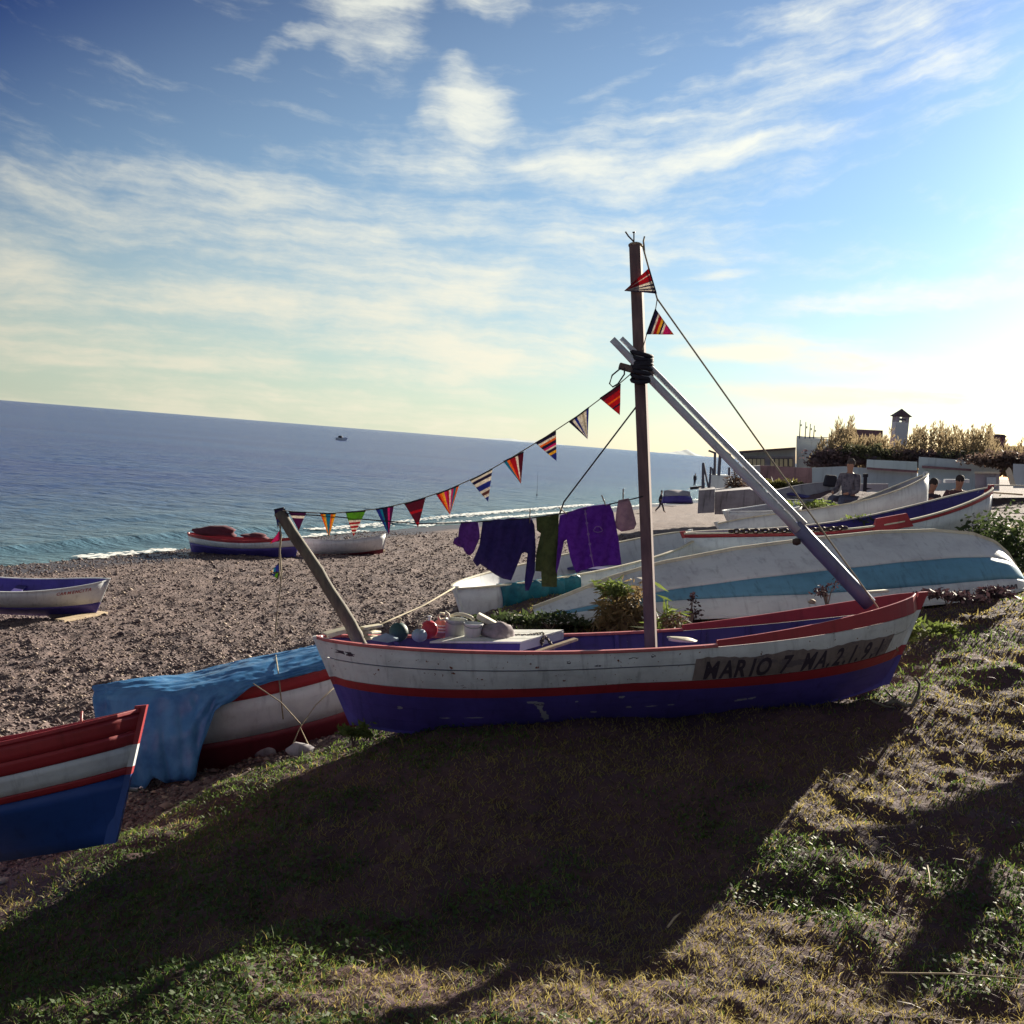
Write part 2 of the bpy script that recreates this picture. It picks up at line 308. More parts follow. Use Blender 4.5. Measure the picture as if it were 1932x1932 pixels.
M = dict(
    white=paint('chipped_white_paint', (.80, .83, .82), .34, (.19, .16, .15), .675, .55, spots=True, dirt_col=(.40, .42, .42)),
    white2=paint('old_white_paint', (.77, .80, .81), .3, (.25, .2, .2), .74, .55, dirt_col=(.40, .40, .44)),
    cream=paint('cream_wood_paint', (.72, .66, .50), .3, (.3, .22, .15), .72, .6),
    red=paint('faded_red_paint', (.42, .035, .045), .3, (.5, .35, .33), .75, .5),
    redrail=paint('worn_red_rail_paint', (.50, .12, .12), .35, (.55, .45, .42), .62, .5),
    maroon=paint('maroon_bottom_paint', (.22, .03, .045), .3, (.3, .2, .2), .8, .6),
    navy=paint('peeling_violet_blue_paint', (.10, .072, .36), .4, (.42, .42, .50), .70, .55),
    blue=paint('blue_boat_paint', (.03, .09, .34), .3, (.2, .25, .35), .8, .5),
    inner=paint('flaking_blue_inside_paint', (.06, .045, .22), .35, (.36, .38, .46), .66, .6),
    inred=paint('red_inside_paint', (.36, .06, .08), .3, (.2, .15, .2), .72, .6),
    lblue=paint('light_blue_boat_paint', (.17, .40, .56), .35, (.5, .58, .62), .70, .6),
    oldwood=wood('old_timber', (.23, .17, .14), (.13, .09, .085)),
    mast=wood('brown_mast_timber', (.20, .13, .12), (.12, .075, .08)),
    log=wood('greenish_weathered_log', (.19, .17, .12), (.10, .085, .075), axis=(1, 1, .2)),
    pale=wood('pale_driftwood', (.55, .44, .28), (.38, .28, .18)),
    silver=paint('silver_spar_paint', (.62, .64, .68), .25, (.3, .3, .36), .72, .45),
    bluespar=paint('slate_spar_paint', (.17, .18, .30), .25, (.3, .3, .36), .72, .45),
    patch=paint('scraped_grey_patch', (.30, .24, .22), .5, (.16, .13, .14), .56, .8),
    letter=paint('dark_lettering', (.055, .04, .06), .3, (.25, .22, .24), .66, .7),
    redletter=paint('red_lettering', (.40, .10, .12), .3, (.4, .4, .45), .66, .7),
    dark=plain('dark_lashing', (.02, .018, .03), .8),
    rope=cloth('hemp_rope', (.42, .36, .26), None, .05), blackrope=cloth('dark_rope', (.05, .045, .06), None, .05),
    chain=plain('rusty_chain_steel', (.09, .06, .05), .6, .6),
    steel=plain('galvanised_steel', (.35, .35, .37), .4, .8),
    tarp=cloth('blue_tarpaulin', (.12, .36, .68), (.07, .24, .54), .25, .30, .3), teal=cloth('teal_tarpaulin', (.02, .20, .27), (.015, .12, .18), .15, .5, .4),
    pail=paint('white_plastic_pail', (.82, .83, .80), .2, None, .7, .4), rockm=plain('grey_sack', (.32, .27, .29), .95, 0, .5, 14),
    concrete=paint('grey_concrete', (.40, .38, .41), .7, (.20, .18, .20), .62, .9, .5),
    wash=paint('whitewash_wall', (.60, .68, .72), .22, (.45, .5, .52), .76, .9, .25), washshade=paint('grey_plaster', (.46, .44, .48), .5, (.3, .28, .3), .7, .9, .3),
    brick=paint('brown_plaster', (.28, .16, .18), .6, (.2, .13, .15), .7, .9, .3),
    roof=plain('brown_roof_tile', (.15, .10, .11), .9, 0, .4, 3), pane=plain('pale_window_blind', (.75, .68, .42), .3),
    frame=plain('dark_window_frame', (.10, .10, .14), .6), skin=plain('skin', (.42, .22, .15), .6), hair=plain('dark_hair', (.03, .02, .02), .8),
)

# ------------------------------------------------------------------ terrain
NQ = np.array([-.93, .37])
def vnoise(x, y, seed=0):
    g = np.random.default_rng(seed).random((256, 256)); xi = np.floor(x).astype(int); yi = np.floor(y).astype(int)
    fx = x-xi; fy = y-yi; fx = fx*fx*(3-2*fx); fy = fy*fy*(3-2*fy)
    a = g[xi % 256, yi % 256]; b = g[(xi+1) % 256, yi % 256]; c = g[xi % 256, (yi+1) % 256]; d = g[(xi+1) % 256, (yi+1) % 256]
    return (a*(1-fx)+b*fx)*(1-fy)+(c*(1-fx)+d*fx)*fy-.5
PQ = np.array([-400, -60, -10, -3, 0, 1.6, 3.2, 4.1, 5.6, 9, 17.5, 26.5, 32, 60, 400])
PZ = np.array([14, 6.5, 4.3, 4.0, 3.6, 3.35, 3.0, 2.65, 1.95, 1.4, .5, 0, -.6, -3, -30])
def prof(q):
    return (np.interp(q-.5, PQ, PZ)+np.interp(q+.5, PQ, PZ)+np.interp(q, PQ, PZ))/3
CP = [(0, 0, 2.65), (0, -3, 2.7), (3, 0, 2.75), (-3, 0, 2.5), (0, 3, 2.68), (2, 3, 2.74), (3.5, 5, 2.95), (-1.5, 3.5, 2.55), (1.0, 5.4, 2.65), (-2.4, 5.3, 2.15), (-1.0, 6.8, 2.56), (1.2, 7, 2.85),
      (-1.15, 8.4, 2.68), (-.06, 8.40, 2.76), (.96, 8.40, 2.89), (1.98, 8.45, 3.05), (2.6, 8.45, 3.16), (3.05, 8.5, 3.28), (-2.3, 6.6, 2.05), (-4, 6.4, 1.75), (2.6, 7, 2.98), (4.2, 7.5, 3.3)]
def cpx(x, y, Y):
    p = at(x, y, Y); CP.append((p[0], p[1], p[2]))
cpx(1932, 1150, 11); cpx(1750, 1130, 11.5); cpx(1290, 1180, 11.5); cpx(1010, 1180, 11.2); cpx(870, 1165, 12.6); cpx(1640, 1140, 12)
cpx(300, 1450, 9.2); cpx(560, 1425, 9.6); cpx(1820, 1045, 15.5); cpx(1932, 1060, 15); cpx(1300, 1075, 15.6); cpx(1560, 1010, 18); cpx(1480, 950, 28); cpx(1600, 940, 32); cpx(1800, 960, 26); cpx(2100, 1000, 18); cpx(2300, 1100, 12)
CPa = np.array(CP); SIG = 2.6
def _k(d2): return np.exp(-d2/(2*SIG*SIG))
_res = CPa[:, 2]-prof(CPa[:, :2] @ NQ)
_D2 = ((CPa[:, None, :2]-CPa[None, :, :2])**2).sum(-1)
_wt = np.linalg.solve(_k(_D2)+.012*np.eye(len(CPa)), _res)
def edge_q(x, y): return 4.35+1.5*np.exp(-((x+2.9)/1.3)**2-((y-5.6)/1.5)**2)+.9*np.exp(-((x+1.9)/.8)**2-((y-7.6)/.9)**2)+.9*vnoise(x*.45, y*.45, 3)+.5*vnoise(x*1.3, y*1.3, 4)
def terr(x, y, fine=True):
    x = np.asarray(x, float); y = np.asarray(y, float); q = x*NQ[0]+y*NQ[1]
    z = prof(q+2.0*vnoise(x*.05, y*.05, 9)*np.clip((q-8)/8, 0, 1))
    for (cx, cy, _), w in zip(CP, _wt): z = z+w*_k((x-cx)**2+(y-cy)**2)
    if fine:
        g = 1/(1+np.exp((q-edge_q(x, y))*3))
        dist = np.hypot(x, y); fade = np.clip(1-(dist-60)/120, 0, 1)
        shore = np.clip((27-q)/5, 0, 1)
        bumpg = .09*vnoise(x*1.1, y*1.1, 11)+.06*vnoise(x*2.7, y*2.7, 12)+.045*vnoise(x*7, y*7, 13)+.02*vnoise(x*19, y*19, 14)
        bumpb = .08*vnoise(x*1.6, y*1.6, 15)+.055*vnoise(x*3.7, y*3.7, 16)+.045*vnoise(x*8, y*8, 17)+.03*vnoise(x*17, y*17, 18)
        z = z+fade*(g*bumpg+(1-g)*bumpb*shore)
    return z
def tz(x, y): return float(terr(np.array([x]), np.array([y]), False)[0])
def hit(px, py):                             # where a sight line meets the ground
    d = ray(px, py); t = np.geomspace(2, 700, 4000); P = cC[None]+d[None]*t[:, None]
    h = P[:, 2]-terr(P[:, 0], P[:, 1], False); i = int(np.argmax(h < 0)); return P[i]

def ground_mat():
    mt, t, b = new_mat('beach_and_turf_ground')
    a = N(t, 'ShaderNodeAttribute', attribute_name='turf'); wv = N(t, 'ShaderNodeAttribute', attribute_name='wet')
    n1 = tnoise(t, .8, 6, .65); n2 = tnoise(t, 5, 6, .7); n3 = tnoise(t, 22, 5, .7); n4 = tnoise(t, 60, 3, .6)
    soil = mixc(t, mrange(t, n1, .35, .65), (.096, .048, .056), (.064, .034, .046)); soil = mixc(t, mrange(t, n2, .48, .72), soil, (.11, .062, .055))
    soil = mixc(t, mrange(t, n3, .55, .75, 0, .7), soil, (.030, .036, .018))
    v = N(t, 'ShaderNodeTexVoronoi'); v.inputs['Scale'].default_value = 14; v.inputs['Randomness'].default_value = 1
    tc = N(t, 'ShaderNodeTexCoord'); t.links.new(tc.outputs['Object'], v.inputs['Vector'])
    sand = mixc(t, v.outputs['Color'], (.085, .058, .064), (.22, .155, .135)); sand = mixc(t, mrange(t, n2, .35, .7, 0, .7), sand, (.15, .10, .095))
    sand = mixc(t, mrange(t, n4, .55, .72, 0, .7), sand, (.27, .22, .19))
    sand = mixc(t, mrange(t, n1, .5, .7, 0, .5), sand, (.10, .078, .09))
    sand = mixc(t, wv.outputs['Fac'], sand, (.075, .062, .066))
    c = mixc(t, a.outputs['Fac'], sand, soil); t.links.new(c, b.inputs['Base Color'])
    r = mrange(t, wv.outputs['Fac'], 0, 1, .92, .4); t.links.new(r, b.inputs['Roughness'])
    h = math_n(t, 'ADD', math_n(t, 'MULTIPLY', v.outputs['Distance'], -.8), n3); bump(t, b, h, .6, .03); return mt
def build_ground():
    ang = np.concatenate([np.linspace(-180, -36, 60, endpoint=False), np.linspace(-36, 36, 420, endpoint=False), np.linspace(36, 180, 60, endpoint=False)])
    ang = np.radians(ang); rad = np.concatenate([[.0, .8], np.geomspace(1.5, 70, 720), np.geomspace(71, 900, 90)])
    A, Rr = np.meshgrid(ang, rad); x = Rr*np.sin(A); y = Rr*np.cos(A); z = terr(x, y)
    q = x*NQ[0]+y*NQ[1]; turf = 1/(1+np.exp((q-edge_q(x, y))*4))
    wet = np.clip((q-23.6-1.2*vnoise(x*.3, y*.3, 21)-.5*vnoise(x*1.2, y*1.2, 22))/1.0, 0, 1)
    nr, na = A.shape; i = np.arange(nr*na).reshape(nr, na); j = np.roll(i, -1, 1)
    Fq = np.stack([i[:-1], j[:-1], j[1:], i[1:]], -1).reshape(-1, 4)
    o = np_mesh('ground', np.stack([x, y, z], -1).reshape(-1, 3), Fq, ground_mat(), smooth=True, attrs={'turf': turf.ravel(), 'wet': wet.ravel()})
    tag(o, 'sloping ground of dry turf running down to a pebble beach', kind='structure')
build_ground()

def build_sea():
    mt, t, b = new_mat('sea_water')
    n = tnoise(t, .35, 6, .62, sc3=(.45, 1.3, 1)); n2 = tnoise(t, 1.7, 5, .65, sc3=(.5, 1.2, 1)); n3 = tnoise(t, .025, 4, .6, sc3=(.35, 1.4, 1))
    c = mixc(t, mrange(t, n3, .35, .65), (.014, .036, .19), (.022, .065, .22)); sh_ = N(t, 'ShaderNodeAttribute', attribute_name='shallow'); c = mixc(t, sh_.outputs['Fac'], c, (.10, .19, .23)); t.links.new(c, b.inputs['Base Color'])
    b.inputs['Roughness'].default_value = .22; b.inputs['IOR'].default_value = 1.33
    h = math_n(t, 'ADD', math_n(t, 'MULTIPLY', n, 1.0), math_n(t, 'MULTIPLY', n2, .35)); bump(t, b, h, 1.0, .9)
    ang = np.radians(np.concatenate([np.linspace(-180, -36, 40, endpoint=False), np.linspace(-36, 20, 300, endpoint=False), np.linspace(20, 180, 40, endpoint=False)]))
    rad = np.concatenate([[2], np.geomspace(24, 300, 420), np.geomspace(310, 60000, 60)])
    A, Rr = np.meshgrid(ang, rad); x = Rr*np.sin(A); y = Rr*np.cos(A); q = x*NQ[0]+y*NQ[1]; s = x*.37+y*.93
    fade = np.clip(1-(Rr-60)/220, 0, 1); off = np.clip((q-25.5)/4, 0.1, 1)
    z = fade*off*(.14*vnoise(q*.42+.8*vnoise(s*.1, q*.1, 31), s*.09, 32)+.10*vnoise(q*1.1, s*.35, 33)+.05*vnoise(q*2.6, s*1.2, 34))
    cr = 29.2+1.2*vnoise(s*.06, s*0, 35); z = z+fade*.20*np.exp(-((q-cr)/.55)**2)*(vnoise(s*.12, s*0+3, 36)+.55)   # small breaker
    nr, na = A.shape; i = np.arange(nr*na).reshape(nr, na); j = np.roll(i, -1, 1)
    Fq = np.stack([i[:-1], j[:-1], j[1:], i[1:]], -1).reshape(-1, 4)
    shal = np.clip(1-(q-26)/40, 0, 1)**2
    tag(np_mesh('sea', np.stack([x, y, z], -1).reshape(-1, 3), Fq, mt, smooth=True, attrs={'shallow': shal.ravel()}), 'calm dark blue sea reaching the horizon', kind='structure')
    # foam: flecks along the breaker and the wash line
    fm = plain('sea_foam', (.82, .84, .82), .7)
    V = []; Fc = []; k = 0
    for _ in range(7000):
        s0 = 28+rng.random()**1.5*110; m_ = rng.random()
        if m_ < .45 and vnoise(np.array([s0*.33]), np.array([5.]), 44)[0] < -.18: continue
        if m_ < .45: qq = 26.3+.7*float(vnoise(np.array([s0*.25]), np.array([0.]), 40)[0])+rng.normal(0, .18)
        else:
            if vnoise(np.array([s0*.07]), np.array([1.]), 41)[0] < -.02: continue
            qq = 28.6+1.2*float(vnoise(np.array([s0*.06]), np.array([0.]), 35)[0])-abs(rng.normal(0, .5))
        x = qq*NQ[0]+s0*.37; y = qq*NQ[1]+s0*.93
        z = max(float(terr(np.array([x]), np.array([y]), False)[0])+.03, .07)
        if s0 < 62 and rng.random() < .6: continue
        a = rng.uniform(.08, .3); b2 = rng.uniform(.04, .12); h = rng.uniform(.01, .03)
        ex = np.array([.37, .93, 0])*a; ey = np.array([-.93, .37, 0])*b2; c = np.array([x, y, z])
        V += [c+ex, c+ey, c-ex, c-ey, c+[0, 0, h]]; Fc += [(k, k+1, k+4), (k+1, k+2, k+4), (k+2, k+3, k+4), (k+3, k, k+4)]; k += 5
    tag(np_mesh('sea_foam', V, Fc, fm), 'white foam flecks along the waterline', 'foam', kind='stuff')
build_sea()

def build_far_hills():
    mt, t, b = new_mat('distant_mountain'); b.inputs['Base Color'].default_value = (.40, .47, .52, 1); b.inputs['Roughness'].default_value = 1  # pale base colour painted in to stand for distance haze
    for px0, px1, top, D in ((905, 1075, 6, 21000), (1265, 1345, 10, 16000)):
        V = []; Fc = []; n = 40
        for i in range(n+1):
            u = i/n; px = px0+(px1-px0)*u; hy = 754+.0797*px
            h = (math.sin(math.pi*u)**1.3)*(1+.35*math.sin(u*9+px0)+.12*math.sin(u*23))*top/FOC*D/1.2
            g = at(px, hy, D); V += [(g[0], D, -5), (g[0], D+900, max(h, 1)), (g[0], D+2500, -5)]
        for i in range(n): a = 3*i; Fc += [(a, a+3, a+4, a+1), (a+1, a+4, a+5, a+2)]
        ob = np_mesh('distant_mountain', V, Fc, mt, smooth=True); tag(ob, 'faint pale mountain on the sea horizon', kind='structure')
build_far_hills()

# ------------------------------------------------------------------ hulls
def poly_fn(ts, vs):
    c = np.polyfit(ts, vs, len(ts)-1); return lambda t: float(np.polyval(c, t))
class Hull:
    def __init__(s, xk, xt, sheer, keel=None, beam=1.3, bp=2.3, bq=.75, kk=2.0, transom=0.):
        s.xk, s.xt = xk, xt; s.zs = sheer; s.zk = keel or (lambda t: 0.); s.B = beam; s.bp, s.bq, s.kk, s.tr = bp, bq, kk, transom
    def half(s, t):
        u = 2*t-1
        f = max(0., 1-abs(u)**s.bp)**s.bq
        if s.tr and u < 0: f = max(f, s.tr+(1-s.tr)*(1-abs(u)**s.bp))
        return .022+s.B/2*f
    def pt(s, t, v, side, off=0.):
        xk = s.xk[0]+(s.xk[1]-s.xk[0])*t; xt = s.xt[0]+(s.xt[1]-s.xt[0])*t
        zk = s.zk(t); zs = s.zs(t)
        y = s.half(t)*(1-(1-min(v, 1))**s.kk)+(v-1 if v > 1 else 0)*.02
        if v <= 0: y = 0.
        return Vector((xk+(xt-xk)*v, side*(max(y, .018)+off), zk+(zs-zk)*v))
    def strip(s, v0, v1, side, o, th, t0=0., t1=1., nt_=44, nv=4):
        """a strake: outer skin between v0(t)..v1(t), edges returned inward by th"""
        V = []; Fc = []; m = nv+3
        for i in range(nt_+1):
            t = t0+(t1-t0)*i/nt_; a = v0(t) if callable(v0) else v0; b = v1(t) if callable(v1) else v1
            V.append(s.pt(t, a, side, o-th))
            for j in range(nv+1): V.append(s.pt(t, a+(b-a)*j/nv, side, o))
            V.append(s.pt(t, b, side, o-th))
        for i in range(nt_):
            for j in range(m-1):
                q = (i*m+j, (i+1)*m+j, (i+1)*m+j+1, i*m+j+1); Fc.append(q if side < 0 else q[::-1])
        return V, Fc
def pose(root, la, lb, wa, wb, heel=0.):
    la, lb, wa, wb = [Vector(p) for p in (la, lb, wa, wb)]
    l = lb-la; w = wb-wa; s = w.length/l.length
    f1 = l.normalized(); f2 = Vector((0, 1, 0)); f3 = f1.cross(f2).normalized(); f2 = f3.cross(f1)
    e1 = w.normalized(); e2 = Vector((0, 0, 1)).cross(e1).normalized(); e3 = e1.cross(e2)
    c, n = math.cos(heel), math.sin(heel); e2, e3 = e2*c+e3*n, e3*c-e2*n
    Rm = Matrix((e1, e2, e3)).transposed() @ Matrix((f1, f2, f3))
    M4 = Rm.to_4x4() @ Matrix.Scale(s, 4); M4.translation = wa-(Rm @ la)*s
    root.matrix_world = M4; return M4
def rail(h, side, z0, w, hgt, t0=0., t1=1., v=1., n=44, inn=.0):
    V = []; Fc = []
    for i in range(n+1):
        t = t0+(t1-t0)*i/n; p = h.pt(t, v, side); y = abs(p.y)
        yo = y+w*.35-inn; yi = max(y-w*.65-inn, .004)
        for (yy, zz) in ((yo, z0), (yo, z0+hgt), (yi, z0+hgt), (yi, z0)): V.append((p.x, side*yy, p.z+zz))
    for i in range(n):
        for j in range(4):
            q = (4*i+j, 4*i+(j+1) % 4, 4*i+4+(j+1) % 4, 4*i+4+j); Fc.append(q if side < 0 else q[::-1])
    Fc += [(0, 1, 2, 3), (4*n+3, 4*n+2, 4*n+1, 4*n)]
    return V, Fc
def stem(h, t, w=.05, out=.035, vtop=1.05, n=8):
    sg = -1 if t < .5 else 1; V = []; Fc = []
    for i in range(n+1):
        v = .0+vtop*i/n; p = h.pt(t, v, 1); x = p.x
        for (dx, yy) in ((sg*out, -w/2), (sg*out, w/2), (-sg*.04, w/2), (-sg*.04, -w/2)): V.append((x+dx, yy, p.z-(.02 if i == 0 else 0)))
    for i in range(n):
        for j in range(4): Fc.append((4*i+j, 4*i+(j+1) % 4, 4*i+4+(j+1) % 4, 4*i+4+j))
    Fc += [(0, 1, 2, 3), (4*n+3, 4*n+2, 4*n+1, 4*n)]
    return V, Fc
def band_stem(h, root, t, bands, **kw):
    """stem post built of painted lengths following the strakes"""
    top = kw.get('vtop', 1.05); w = kw.get('w', .05); sg = -1 if t < .5 else 1
    bs2 = [((v0(t) if callable(v0) else v0), (v1(t) if callable(v1) else v1), mt) for v0, v1, mt, _ in bands]
    bs2[-1] = (bs2[-1][0], top, bs2[-1][2])
    for (v0, v1, mt) in bs2:
        V = []; Fc = []; n = 4
        for i in range(n+1):
            v = v0+(v1-v0)*i/n; p = h.pt(t, v, 1)
            for (dx, yy) in ((sg*.03, -w/2), (sg*.03, w/2), (-sg*.04, w/2), (-sg*.04, -w/2)): V.append((p.x+dx, yy, p.z))
        for i in range(n):
            for j in range(4): Fc.append((4*i+j, 4*i+(j+1) % 4, 4*i+4+(j+1) % 4, 4*i+4+j))
        Fc += [(0, 1, 2, 3), (4*n+3, 4*n+2, 4*n+1, 4*n)]
        MB().add(V, Fc).build('stem_post', M[mt], root)
def lining(h, mat_name, root, vmin=.12, off=-.03):
    mb = MB(); nt_, nv = 36, 8
    for side in (-1, 1):
        V = [h.pt(.01+.98*i/nt_, vmin+(1-vmin)*j/nv, side, off) for i in range(nt_+1) for j in range(nv+1)]
        V = [(p.x, side*max(abs(p.y), .003), p.z) for p in V]
        mb.add(V, [(i*(nv+1)+j, (i+1)*(nv+1)+j, (i+1)*(nv+1)+j+1, i*(nv+1)+j+1) for i in range(nt_) for j in range(nv)])
    return mb.build('inner_planking', M[mat_name], root, True)
def floorboards(h, root, mat, v=.3, n=5):
    for k in range(n):
        mb = MB(); V = []; Fc = []; m_ = 24; f0 = -1+2*k/n+.02; f1 = -1+2*(k+1)/n-.02
        for i in range(m_+1):
            t = .06+.88*i/m_; p = h.pt(t, v, 1, -.035); y = max(p.y, .01)
            V += [(p.x, y*f0, p.z), (p.x, y*f1, p.z), (p.x, y*f1, p.z-.02), (p.x, y*f0, p.z-.02)]
        for i in range(m_):
            for j in range(4): Fc.append((4*i+j, 4*i+(j+1) % 4, 4*i+4+(j+1) % 4, 4*i+4+j))
        mb.add(V, Fc).build('floorboard', mat, root)
def thwart(h, root, t, mat, v=.78, w=.2, th=.03):
    p = h.pt(t, v, 1, -.035); bevel(MB().box((p.x, 0, p.z), (w, 2*p.y, th)).build('thwart', mat, root), .006)
def ribs(h, root, mat, ts, v0=.2):
    for t in ts:
        for side in (-1, 1):
            mb = MB(); V = []; Fc = []; n = 6
            for i in range(n+1):
                v = v0+(1-v0)*i/n; a = h.pt(t, v, side, -.031); b = h.pt(t, v, side, -.062); sg = side
                a.y = sg*max(abs(a.y), .004); b.y = sg*max(abs(b.y), .002)
                V += [(a.x-.018, a.y, a.z), (a.x+.018, a.y, a.z), (b.x+.018, b.y, b.z), (b.x-.018, b.y, b.z)]
            for i in range(n):
                for j in range(4): Fc.append((4*i+j, 4*i+(j+1) % 4, 4*i+4+(j+1) % 4, 4*i+4+j))
            mb.add(V, Fc).build('rib', mat, root)
def hull_text(h, root, body, t0, t1, vc, hv, mat, side=-1, off=.004, name='letter', bold=.03):
    """every character its own small mesh laid on the planking"""
    adv = [0]
    for ch in body: adv.append(adv[-1]+{'.': .30, ' ': .45, 'I': .42, '1': .46, 'M': .86}.get(ch, .68))
    k = (t1-t0)/adv[-1]
    for i, ch in enumerate(body):
        if ch == ' ': continue
        cu = bpy.data.curves.new('t', 'FONT'); cu.body = ch; cu.resolution_u = 3; cu.offset = bold
        to = bpy.data.objects.new('t', cu); COL.objects.link(to)
        dg = bpy.context.evaluated_depsgraph_get(); dg.update(); me = bpy.data.meshes.new_from_object(to.evaluated_get(dg)); bpy.data.objects.remove(to)
        bm = bmesh.new(); bm.from_mesh(me); bmesh.ops.triangulate(bm, faces=bm.faces[:])
        bmesh.ops.subdivide_edges(bm, edges=[e for e in bm.edges if e.calc_length() > .2], cuts=2, use_grid_fill=True); bmesh.ops.triangulate(bm, faces=bm.faces[:])
        xs = [v.co.x for v in bm.verts]; mid = (min(xs)+max(xs))/2; c = (adv[i]+adv[i+1])/2
        for v in bm.verts:
            t = t0+k*(c+(v.co.x-mid)*.9); v.co = h.pt(t, (vc(t) if callable(vc) else vc)+(v.co.y-.35)*hv, side, off)
        bm.to_mesh(me); bm.free(); me.materials.clear(); me.materials.append(mat); me.name = name
        o = bpy.data.objects.new(name, me); COL.objects.link(o); o.parent = root

# ------------------------------------------------------------------ the main boat
A0 = at(600, 1204, 8.4); B0 = at(1726, 1150, 8.6)
mh = Hull((0, 4.14), (-.235, 4.434), poly_fn([0, .3, .55, .75, 1], [.68, .525, .47, .475, .564]), lambda t: -.17*(1-(2*t-1)**4), 1.32, 2.4, .62, 1.75)
boat = empty('fishing_boat', 'white and violet-blue wooden boat with mast, bunting and lettered bow', 'boat')
MW = pose(boat, mh.pt(0, 1, 1)*1, mh.pt(1, 1, 1)*1, A0, B0, R(-5)); MWi = MW.inverted()
st = lambda a: (lambda t: float(np.interp(t, [0, .5, 1], a)))
S_HI, S_LO, SEAM = st([.565, .63, .535]), st([.475, .53, .40]), st([.80, .83, .78])
for sd in (-1, 1):
    for k, (p0, p1) in enumerate(((0, .34), (.34, .68), (.68, 1.))):
        MB().add(*mh.strip((lambda f: (lambda t: f*S_LO(t)+.0006))(p0), (lambda f: (lambda t: f*S_LO(t)-.0006))(p1), sd, .0006*(k % 2), .012, nv=5, nt_=64)).build('bottom_plank', M['navy'], boat, False)
    bevel(MB().add(*mh.strip(S_LO, S_HI, sd, .010, .03, nv=2)).build('rubbing_strake', M['red'], boat), .003)
    MB().add(*mh.strip(lambda t: S_HI(t)+.006, lambda t: SEAM(t)-.006, sd, .0, .03)).build('strake', M['white'], boat, False)
    MB().add(*mh.strip(lambda t: SEAM(t)+.006, 1.0, sd, .003, .03)).build('strake', M['white'], boat, False)
    bevel(MB().add(*rail(mh, sd, 0, .075, .022, 0, .63)).build('gunwale', M['redrail'], boat), .004)
    V, Fc = rail(mh, sd, 0, .035, 1, .63, 1.0, n=20)
    V = [(p[0], p[1], (mh.pt(.63+.37*(i//4)/20, 1, 1).z+.004) if i % 4 in (0, 3) else mh.pt(.63+.37*(i//4)/20, 1, 1).z+.05+.085*((i//4)/20)) for i, p in enumerate(V)]
    bevel(MB().add(V, Fc).build('bow_board', M['red'], boat), .004)
for t in (0, 1): band_stem(mh, boat, t, [(0, S_LO, 'navy', ''), (S_LO, S_HI, 'red', ''), (S_HI, 1.0, 'white', '')]+([(1.0, 1.2, 'red', '')] if t else []), vtop=1.03 if t == 0 else 1.24)
lining(mh, 'inner', boat); floorboards(mh, boat, M['oldwood'])
for t in (.2, .86): thwart(mh, boat, t, M['inner'])
thwart(mh, boat, .60, M['inner'], .62, .24)
ribs(mh, boat, M['inner'], np.linspace(.12, .9, 11))
# scraped patch with name
V = []; Fc = []; n = 40
for i in range(n+1):
    t = .598+.352*i/n; a = S_HI(t)+.01; b = a+.265+random.uniform(-.012, .012)+.014*math.sin(i*.45)
    for j in range(4): V.append(mh.pt(t, a+(b-a)*j/3, -1, .0055))
for i in range(n):
    for j in range(3): Fc.append((4*i+j, 4*i+4+j, 4*i+5+j, 4*i+1+j))
MB().add(V, Fc).build('scraped_name_patch', M['patch'], boat)
hull_text(mh, boat, 'MARIO 7', .612, .765, lambda t: S_HI(t)+.125, .30, M['letter'], off=.0075)
hull_text(mh, boat, 'MA.2.1.9.1', .780, .936, lambda t: S_HI(t)+.125, .30, M['letter'], off=.0075)
def patch_on_hull(t, v, dt, dv, mat, seed, name):
    r_ = random.Random(seed); V = [mh.pt(t, v, -1, .0025)]; n = 14
    for k in range(n):
        a = 2*math.pi*k/n; q = r_.uniform(.45, 1.15); V.append(mh.pt(t+dt*q*math.cos(a), v+dv*q*math.sin(a), -1, .0028))
    MB().add(V, [(0, 1+k, 1+(k+1) % n) for k in range(n)]).build(name, mat, boat)
peel = paint('bare_primer', (.46, .46, .50), .4, (.15, .12, .2), .6, .8)
for k, (t, v, dt, dv) in enumerate([(.345, .42, .010, .035), (.348, .36, .006, .07), (.352, .29, .005, .06), (.355, .24, .009, .05), (.338, .44, .012, .025),
        (.105, .33, .006, .02), (.485, .46, .006, .02), (.50, .31, .007, .02), (.54, .30, .012, .012), (.575, .30, .008, .012), (.44, .27, .008, .012), (.70, .28, .014, .02), (.72, .29, .008, .02), (.23, .25, .022, .010), (.18, .24, .012, .008), (.41, .43, .003, .012)]):
    patch_on_hull(t, v, dt, dv, peel, k, 'bare_primer_patch')
for k, (t, v, dt, dv) in enumerate([(.045, .90, .022, .028), (.40, .91, .004, .02), (.445, .86, .007, .012), (.50, .93, .008, .012), (.53, .95, .004, .02), (.18, .90, .003, .012), (.215, .84, .003, .015), (.217, .78, .004, .012), (.35, .86, .004, .014), (.39, .70, .003, .01), (.26, .72, .002, .01)]):
    patch_on_hull(t, v, dt, dv, M['letter'] if k < 5 else plain('rust_stain', (.22, .07, .04), .9), 50+k, 'worn_spot')
def lp(px, py, Y): return MWi @ Vector(at(px, py, Y))
